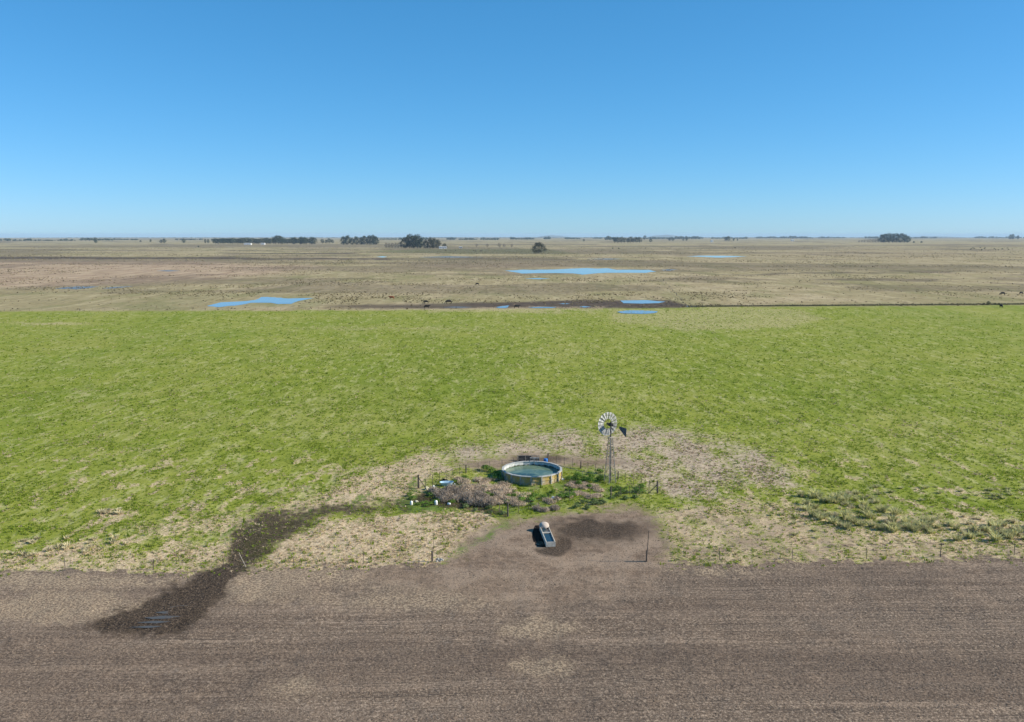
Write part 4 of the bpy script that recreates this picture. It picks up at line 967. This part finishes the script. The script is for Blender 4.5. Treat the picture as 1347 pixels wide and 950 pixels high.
def cow(u, v, rz, hide, me, label, s=1.0):
    p = P(u, v); rt = empty('cow', p, R(rz), label, 'cow', 'cattle grazing beyond the pasture'); m2 = me.copy(); m2.materials.clear(); m2.materials.append(M[hide])
    rt.scale = (s, s, s); link('body', m2, rt)
    hx, hz = (1.42, .42) if me is cg else (1.45, 1.40)
    for sy in (-1, 1):
        b = MB(); b.add([(hx-.05, sy*.10, hz+.08), (hx-.12, sy*.30, hz+.10), (hx-.02, sy*.30, hz+.02), (hx+.03, sy*.12, hz)], [(0, 1, 2, 3)]); b.build('ear', M[hide], rt)
cow(515.5, 394, 175, 'redhide', cs_, 'reddish-brown cow lying off to the left of the black ones beyond the pasture', 1.1)
cow(560.5, 399.5, 180, 'blackhide', cg, 'small black cow left of the biggest black cow, upper one of the pair')
cow(561, 406, 0, 'blackhide', cs_, 'black cow standing right at the far pasture fence, below another')
cow(590.5, 399.8, 200, 'blackhide', cg, 'largest black cow grazing just above the muddy strip', 1.25)
cow(628, 375.5, 170, 'blackhide', cg, 'lone black cow far out in the straw-coloured grassland')
cow(679.5, 405.8, 10, 'blackhide', cs_, 'black cow by the puddle at the pasture fence, right of the others')
cow(1319, 388.5, 170, 'blackhide', cg, 'black cow grazing at the far right of the grassland', 1.1)
cow(1343, 387.5, 20, 'blackhide', cg, 'black cow at the right frame edge of the grassland')
cow(1317, 405.3, 90, 'blackhide', cs_, 'black cow just inside the pasture at far right')
for i, (u_, v_) in enumerate([(586, 330.3), (592, 330.2), (599, 330.4), (623, 330.6), (625.5, 331.2), (632, 331), (634, 330.6)]):
    o = cow(u_, v_, random.uniform(0, 360), 'blackhide', cg, 'tiny dark cow in the far herd between the farmhouse and the lone round tree', 1.3); o = None
for ob in bpy.data.objects:
    if ob.get('label', '').startswith('tiny dark cow'): ob['group'] = 'far herd by the farmhouse'

# ------------------------------------------------------------------ trees
M['euc'] = leaf_mat('eucalyptus_leaves', (.045, .062, .036), (.090, .108, .058), (.150, .155, .090), .4)
M['euc2'] = leaf_mat('olive_leaves', (.065, .068, .038), (.125, .118, .066), (.185, .165, .100), .4)
M['bare'] = leaf_mat('bare_twigs', (.12, .10, .085), (.18, .155, .13), (.24, .21, .18), .3)
def crown_mesh(mat, seed, n=900, wide=.36, low=.18, leaf=.034, nc=18):
    """unit-height crown: clumps of leaf faces on several limbs"""
    r = random.Random(seed); b = MB(); cl_ = []
    for i in range(nc):
        z = low+.12+(.80-low)*((i+.5)/nc); t = (z-low)/(1-low); w_ = wide*(1-abs(2*t-.85)**2.4*.75)
        a = i*2.4+r.uniform(-.5, .5); q = w_*r.uniform(.3, .95); cl_.append((q*math.cos(a), q*math.sin(a), z, r.uniform(.11, .19)*(.7+wide)))
    for i in range(n):
        cx, cy, cz, cr_ = cl_[int(r.random()*nc)]
        th = r.uniform(0, 6.28); ph = math.acos(r.uniform(-1, 1)); q = cr_*r.uniform(.45, 1.1)
        p = Vector((cx+q*math.sin(ph)*math.cos(th), cy+q*math.sin(ph)*math.sin(th), max(.01, cz+q*.8*math.cos(ph))))
        nn = Vector((math.sin(ph)*math.cos(th)+r.uniform(-.6, .6), math.sin(ph)*math.sin(th)+r.uniform(-.6, .6), math.cos(ph)+r.uniform(-.3, .7))).normalized()
        t = nn.orthogonal().normalized(); t.rotate(Matrix.Rotation(r.uniform(0, 6.28), 3, nn)); k = nn.cross(t); l = leaf*r.uniform(.6, 1.3)
        b.add([p-t*l, p+k*l*.7, p+t*l, p-k*l*.7], [(0, 1, 2, 3)])
    me = b.mesh('crown', mat)
    tb = MB(); tb.path([(0, 0, -.02), (.01, 0, low+.15), (0, .01, .65)], [.028, .02, .008], 6)
    for cx, cy, cz, cr_ in cl_[:8]: tb.tube((0, 0, max(low*.8, cz*.45)), (cx, cy, cz), .012, .004, 4)
    return me, tb.mesh('trunk', M['bark'])
tall = [crown_mesh(M['euc'], s_, 800, .30, .10) for s_ in (1, 2, 3)]
round_ = [crown_mesh(M['euc2'], s_, 1700, .60, .0, .034, 30) for s_ in (11, 12)]
lone = [crown_mesh(M['euc2'], 17, 2800, .74, .0, .030, 42)]
bigt = [crown_mesh(M['euc'], s_, 1300, .42, .0, .032, 26) for s_ in (21, 22)]
baret = [crown_mesh(M['bare'], s_, 500, .50, .08, .030) for s_ in (31,)]
def tree(kind, u, v, hpx, label, group=None, ws=1, name='tree'):
    cm, tm = random.choice(kind); p = P(u, v); h = hpx/ppm(v, u); k = ws
    rt = empty(name, p, random.uniform(0, 6.28), label, 'tree', group)
    a = link('trunk', tm, rt); b = link('crown', cm, rt); a.scale = b.scale = (h*k, h*k, h); return rt
# long eucalyptus row at left
for k in range(40):
    u_ = 284+k*3.15+random.uniform(-.8, .8)
    tree(tall, u_, 321.3+random.uniform(-.3, .3), random.uniform(7, 8.8)+(1.0 if 362 < u_ < 372 else 0), 'tall eucalyptus in the long dark row on the left horizon', 'eucalyptus row on the left horizon', 1.5, 'eucalyptus_tree')
for u_, h_ in ((363, 11), (367, 11.5), (371, 10)): tree(tall, u_, 321, h_, 'taller eucalyptus breaking the top of the long row at left', 'taller trees in the long row', 1.3, 'eucalyptus_tree')
for u_, h_ in ((387, 9.5), (396, 10), (401, 9.6), (410, 9.7), (413, 9.2)): tree(bigt, u_, 321.4, h_, 'broad tree at the right-hand half of the long dark row', 'broad trees in the long row', 1.1)
for u_, h_ in ((424, 6), (429, 5), (433, 7), (437, 5.5)): tree(tall, u_, 320.5, h_, 'low tree trailing off the right end of the long row', 'low trees at the row end', 1.3)
for u_ in (270, 274, 281, 287): tree(tall, u_, 320.5, 6, 'thin single tree just left of the long dark row', 'thin trees left of the row', .9)
for u_, h_ in ((452, 11), (457, 12.5), (463, 9), (469, 11), (475, 9.5), (479, 12), (486, 12.5), (491, 13), (494, 11)): tree(bigt, u_, 322, h_, 'dark eucalyptus in the compact grove left of the farmhouse', 'compact grove left of the farmhouse', 1.0, 'eucalyptus_tree')
for u_, h_ in ((533, 15), (539, 18.5), (544, 17), (549, 18.3), (553, 13)): tree(bigt, u_, 326.6, h_, 'big rounded dark tree in the taller clump left of the farmhouse', 'tall clump beside the farmhouse', 1.05)
for u_, h_ in ((560, 11), (566, 14), (571, 13.4), (576, 11.5)): tree(round_, u_, 326.8, h_, 'brownish rounded tree in the lower clump touching the farmhouse', 'lower clump beside the farmhouse', .72)
tree(round_, 585, 326.3, 6, 'small brown tree above the white farmhouse roof')
for u_ in (508, 512, 516, 520, 524, 528): tree(baret, u_, 326.6, 7.5, 'leafless grey tree in the thin row left of the tall clump', 'leafless row by the tall clump', .8)
tree(lone, 708.5, 333.2, 14.3, 'round spreading tree standing alone on the plain right of centre')
for u_, h_ in ((627, 5), (641, 5), (657, 6), (663, 5), (673, 4.5)): tree(baret, u_, 325.6, h_, 'hazy leafless tree between the farmhouse and the lone round tree', 'hazy leafless trees', 1.1)
for k in range(9): tree(tall, 809+k*4.0+random.uniform(-.7, .7), 319.8, random.uniform(6.2, 8.6), 'dark eucalyptus in the short block right of centre on the horizon', 'short tree block right of centre', 1.3, 'eucalyptus_tree')
tree(bigt, 856, 318.6, 4.6, 'small single tree just right of the short tree block', None, 1.2)
for u_, h_ in ((881, 3.6), (885, 3.8), (899, 2.8), (903, 3.2)): tree(bigt, u_, 316.8, h_, 'small dark tree in the scattered pairs right of centre', 'scattered small trees right of centre', 1.3)
tree(tall, 848, 316, 6.3, 'slim tree topping the horizon line right of centre', None, 1.1)
for u_, h_ in ((955, 5.2), (958, 5.6), (965, 3.2), (970, 2.4)): tree(bigt, u_, 316.8, h_, 'tree in the small dark group with a low tail right of centre', 'small dark group right of centre', 1.2)
for u_, h_ in ((1160, 11), (1164, 12), (1169, 12.6), (1174, 12), (1179, 12.4), (1185, 12.6), (1190, 11.2), (1194, 9)): tree(bigt, u_, 319.3, h_, 'tree in the dense dark grove on the right horizon', 'dense grove on the right', 1.0)
for k in range(9): tree(baret, 1130+k*3.6, 319.2, 3.2+k*.35, 'grey low bush trailing left from the dense right grove', 'low bushes left of the right grove', 1.1, 'bush')
for u_, h_ in ((1329, 6.5), (1332, 7), (1339, 5.2)): tree(bigt, u_, 314.9, h_, 'dark tree in the small clump at the far right horizon', 'small clump at the far right', .9)
tree(bigt, 126, 320, 7.8, 'single dark round tree on the left horizon', None, 1.0)
for u_, h_ in ((212, 4.6), (216, 6)): tree(bigt, u_, 319.8, h_, 'dark bushy tree of the pair near the left horizon', 'pair of trees on the left horizon', 1.1)
tree(bigt, 242, 319.8, 6, 'single bushy tree between the pair and the long row', None, 1.1)
tree(bigt, 198, 318.3, 3.6, 'very small tree left of the pair on the left horizon', None, 1.0); tree(bigt, 185, 318.5, 2.4, 'smallest dark bush on the left horizon', None, 1.4)
tree(bigt, 261, 325.6, 2.4, 'solitary low dark bush on the pinkish plain below the long row', None, 1.2, 'bush')
tree(bigt, 768, 317.6, 3.2, 'solitary tiny dark tree left of the short tree block', None, 1.0)
for u_, v_, h_ in ((806, 327.6, 1.6), (814, 327.6, 1.6), (967, 326.8, 1.8), (1202, 319.8, 2.5), (1212, 319.8, 2.6)): tree(bigt, u_, v_, h_, 'tiny dark bush dotted on the far plain right of centre', 'tiny bushes on the far plain', 1.4, 'bush')
tree(bigt, 1300, 401.3, 5.2, 'dark bush growing in the far fence line at right', None, 1.2, 'bush')
for u_ in (1294, 1309, 1314): tree(bigt, u_, 401.2, 2.8, 'small dark bush beside the bigger one in the far fence line', 'small bushes in the far fence', 1.4, 'bush')
for u_, v_ in ((876, 401.5), (884, 402), (890, 402.4), (897, 403), (902, 403.2), (870, 403)): tree(baret, u_, v_, 3.6, 'brown scrub bush at the muddy end of the old cross fence', 'scrub at the muddy corner', 1.4, 'bush')
for k in range(16):
    u_ = random.uniform(1275, 1340); v_ = random.uniform(326.5, 330); tree(bigt, u_, v_, 1.3, 'dark scrub bush scattered on the far right plain', 'scrub on the far right plain', 1.8, 'bush')
# distant belts that read as one mass
def belt(u0, u1, vb, hpx, label, seed, gap=.0, depth=60):
    r = random.Random(seed); b = MB(); dist = G(CX, vb)[1]; px = F/dist
    n = int((u1-u0)/ (hpx*.42))+3
    for i in range(n):
        if r.random() < gap: continue
        u_ = u0+(u1-u0)*(i+r.random())/n; x, y = G(u_, vb); y += r.uniform(0, depth); hh = hpx/px*r.uniform(.6, 1.1)*(.7+.6*float(vnoise(np.array(u_*.12), np.array(seed*1.), 3))); ww = hh*r.uniform(.5, .9); z0_ = curv(x, y)
        for k in range(26):
            th = r.uniform(0, 6.28); ph = math.acos(r.uniform(-.9, 1)); q = r.uniform(.5, 1.05)
            p = Vector((x+ww*q*math.sin(ph)*math.cos(th), y+ww*q*math.sin(ph)*math.sin(th), z0_+hh*(.5+.5*q*math.cos(ph)))); l = hh*.20
            nn = Vector((math.sin(ph)*math.cos(th), math.sin(ph)*math.sin(th)-.3, math.cos(ph)+r.uniform(-.4, .4))).normalized(); t = nn.orthogonal().normalized(); kx = nn.cross(t)
            b.add([p-t*l, p+kx*l, p+t*l, p-kx*l], [(0, 1, 2, 3)])
    o = b.build('tree_belt', M['euc']); tag(o, label, 'trees', kind='stuff')
belt(-60, 95, 317.0, 2.8, 'blue-grey tree belt on the horizon at the far left', 1, .1)
belt(104, 147, 316.6, 3.2, 'blue-grey tree belt behind the single round tree at left', 2)
belt(147, 168, 315.8, 2.0, 'faint low tree belt right of the single left tree', 3)
belt(170, 178, 316.2, 2.0, 'tiny blue tree clump at left horizon', 4)
belt(228, 262, 316.0, 2.2, 'low blue belt behind the small trees left of the long row', 5, .1)
belt(276, 300, 317.0, 3.0, 'blue belt behind the left end of the long row', 6)
belt(498, 530, 315.5, 2.2, 'low blue belt left of the tall clump', 7)
belt(553, 562, 315.8, 3.4, 'blue clump between the two farmhouse clumps', 8)
belt(588, 598, 315.6, 3.0, 'blue clump right of the farmhouse', 9); belt(603, 627, 315.8, 2.8, 'blue belt right of the farmhouse', 10)
belt(632, 656, 315.8, 2.8, 'blue belt above the hazy leafless trees', 11); belt(671, 702, 315.4, 3.2, 'blue belt above the lone round tree', 12)
belt(716, 724, 314.8, 2.6, 'small blue clump right of the lone round tree', 13); belt(744, 764, 314.8, 2.6, 'blue belt left of the short block', 14)
belt(781, 792, 314.2, 1.8, 'faint blue belt left of the short block', 15); belt(797, 812, 315.8, 4.2, 'blue clump at the left end of the short block', 16)
belt(845, 890, 314.6, 2.6, 'long blue belt right of the short block', 17); belt(888, 925, 314.6, 3.6, 'taller blue belt right of centre', 18)
belt(937, 962, 314.2, 2.8, 'blue belt above the small dark group', 19); belt(964, 985, 314.4, 3.0, 'blue belt right of the small dark group', 20)
belt(996, 1030, 313.8, 2.2, 'thin blue belt toward the right', 21, .15); belt(1030, 1070, 313.8, 2.8, 'blue belt left of the right grove', 22)
belt(1078, 1112, 313.6, 2.4, 'faint blue belt left of the right grove', 23, .15); belt(1138, 1160, 313.8, 2.8, 'blue belt above the low grey bushes', 24)
belt(1197, 1234, 313.8, 2.8, 'blue belt right of the dense grove', 25); belt(1283, 1347, 313.6, 2.8, 'blue belt at the far right horizon', 26, .1)
belt(1350, 1460, 313.6, 2.6, 'blue belt beyond the right frame edge', 27, .1)
belt(0, 1347, 313.1, .9, 'thin continuous far tree line along the whole horizon', 28, .35, 2000)
# weedy strip in the far fence
b = MB(); r_ = random.Random(8)
for i in range(5200):
    u_ = r_.uniform(905, 1480); v_ = np.interp(u_, [905, 1347, 1480], [403.7, 400.6, 399.6])+r_.uniform(-.5, .3); x, y = G(u_, v_); h_ = r_.uniform(.2, .7)
    b.add([(x-.2, y, gz(x, y)), (x+.2, y+.1, gz(x, y)), (x+r_.uniform(-.2, .2), y, gz(x, y)+h_)], [(0, 1, 2)])
tag(b.build('fence_weeds', M['euc2']), 'dark weeds grown up along the right half of the far fence', 'weeds', kind='stuff')

# far hills
def hills(u0, u1, hts, name='hills'):
    b = MB(); n = 40; dist = 24500
    for i in range(n+1):
        u_ = u0+(u1-u0)*i/n; t = i/n; x = (u_-CX)/F*dist; hz = (math.sin(math.pi*t)**.7)*hts*(.75+.5*float(fbm(np.array(t*5.), np.array(u0*1.), 3)))
        z0_ = curv(x, dist); b.v += [(x, dist-900, z0_-3), (x, dist, z0_+hz), (x, dist+900, z0_-3)]
    for i in range(n): b.f += [(i*3, i*3+3, i*3+4, i*3+1), (i*3+1, i*3+4, i*3+5, i*3+2)]
    o = b.build(name, M['hill'], None, True); o['kind'] = 'structure'
M['hill'] = simple('hill_grass', (.14, .14, .08), 1, .2, .002)
hills(706, 745, 62); hills(850, 895, 66); hills(1180, 1260, 40)

# ------------------------------------------------------------------ far buildings
def house(u, v, wpx, hm, dm, label, roof='roofm', name='farmhouse'):
    p = P(u, v); w_ = wpx/ppm(v, u); rt = empty(name, p, R(6), label, 'house' if name == 'farmhouse' else 'building')
    b = MB(); b.box((0, 0, hm/2-.1), (w_, dm, hm+.2)); b.add([(-w_/2, -dm/2+.01, hm), (-w_/2, dm/2-.01, hm), (-w_/2, 0, hm*1.4)], [(0, 1, 2)]); b.add([(w_/2, -dm/2+.01, hm), (w_/2, dm/2-.01, hm), (w_/2, 0, hm*1.4)], [(2, 1, 0)]); b.build('wall', M['wall'], rt)
    b = MB(); h1 = hm*1.42
    for s_ in (-1, 1):
        vs = [(-w_/2-.4, s_*(dm/2+.5), hm-.15), (w_/2+.4, s_*(dm/2+.5), hm-.15), (w_/2+.4, 0, h1), (-w_/2-.4, 0, h1)]; b.add(vs+[(a, c, d+.12) for a, c, d in vs], [(0, 1, 2, 3), (4, 5, 6, 7), (0, 1, 5, 4), (1, 2, 6, 5), (3, 0, 4, 7)])
    b.build('roof', M[roof], rt)
    b = MB(); b.box((w_*.05, -dm/2-.02, 1.05), (1.1, .08, 2.1)); b.build('door', M['darkiron'], rt)
    for t in (-.32, .32): b = MB(); b.box((w_*t, -dm/2-.02, hm*.55), (1.5, .08, 1.1)); b.build('window', M['window'], rt)
house(582.5, 327.2, 10, 3.4, 8, 'small white farmhouse at the right foot of the rounded trees')
house(326, 322.2, 9, 4, 12, 'long white shed in front of the long dark tree row', name='shed')
house(346, 322, 5, 4, 12, 'second small white shed right of the long one before the tree row', name='shed')
house(936.5, 318.6, 2.6, 7, 12, 'tiny white building on the plain right of centre', name='shed')
house(1042.5, 317.3, 3.6, 6, 12, 'tiny white building toward the right grove', name='shed')
house(606, 326.6, 4, 2.6, 6, 'low white outbuilding right of the farmhouse', name='shed')

# ------------------------------------------------------------------ haze
m = bpy.data.materials.new('haze'); m.use_nodes = True; nt = m.node_tree; nt.nodes.clear()
vp = nt.nodes.new('ShaderNodeVolumePrincipled'); out = nt.nodes.new('ShaderNodeOutputMaterial')
vp.inputs['Color'].default_value = (.62, .82, 1, 1); vp.inputs['Density'].default_value = 4.5e-5; vp.inputs['Anisotropy'].default_value = 0.0
nt.links.new(vp.outputs[0], out.inputs['Volume'])
b = MB(); b.box((0, 0, -11), (57000, 57000, 122))
tag(b.build('haze', m), 'pale blue air haze over the whole plain', 'haze', kind='stuff')
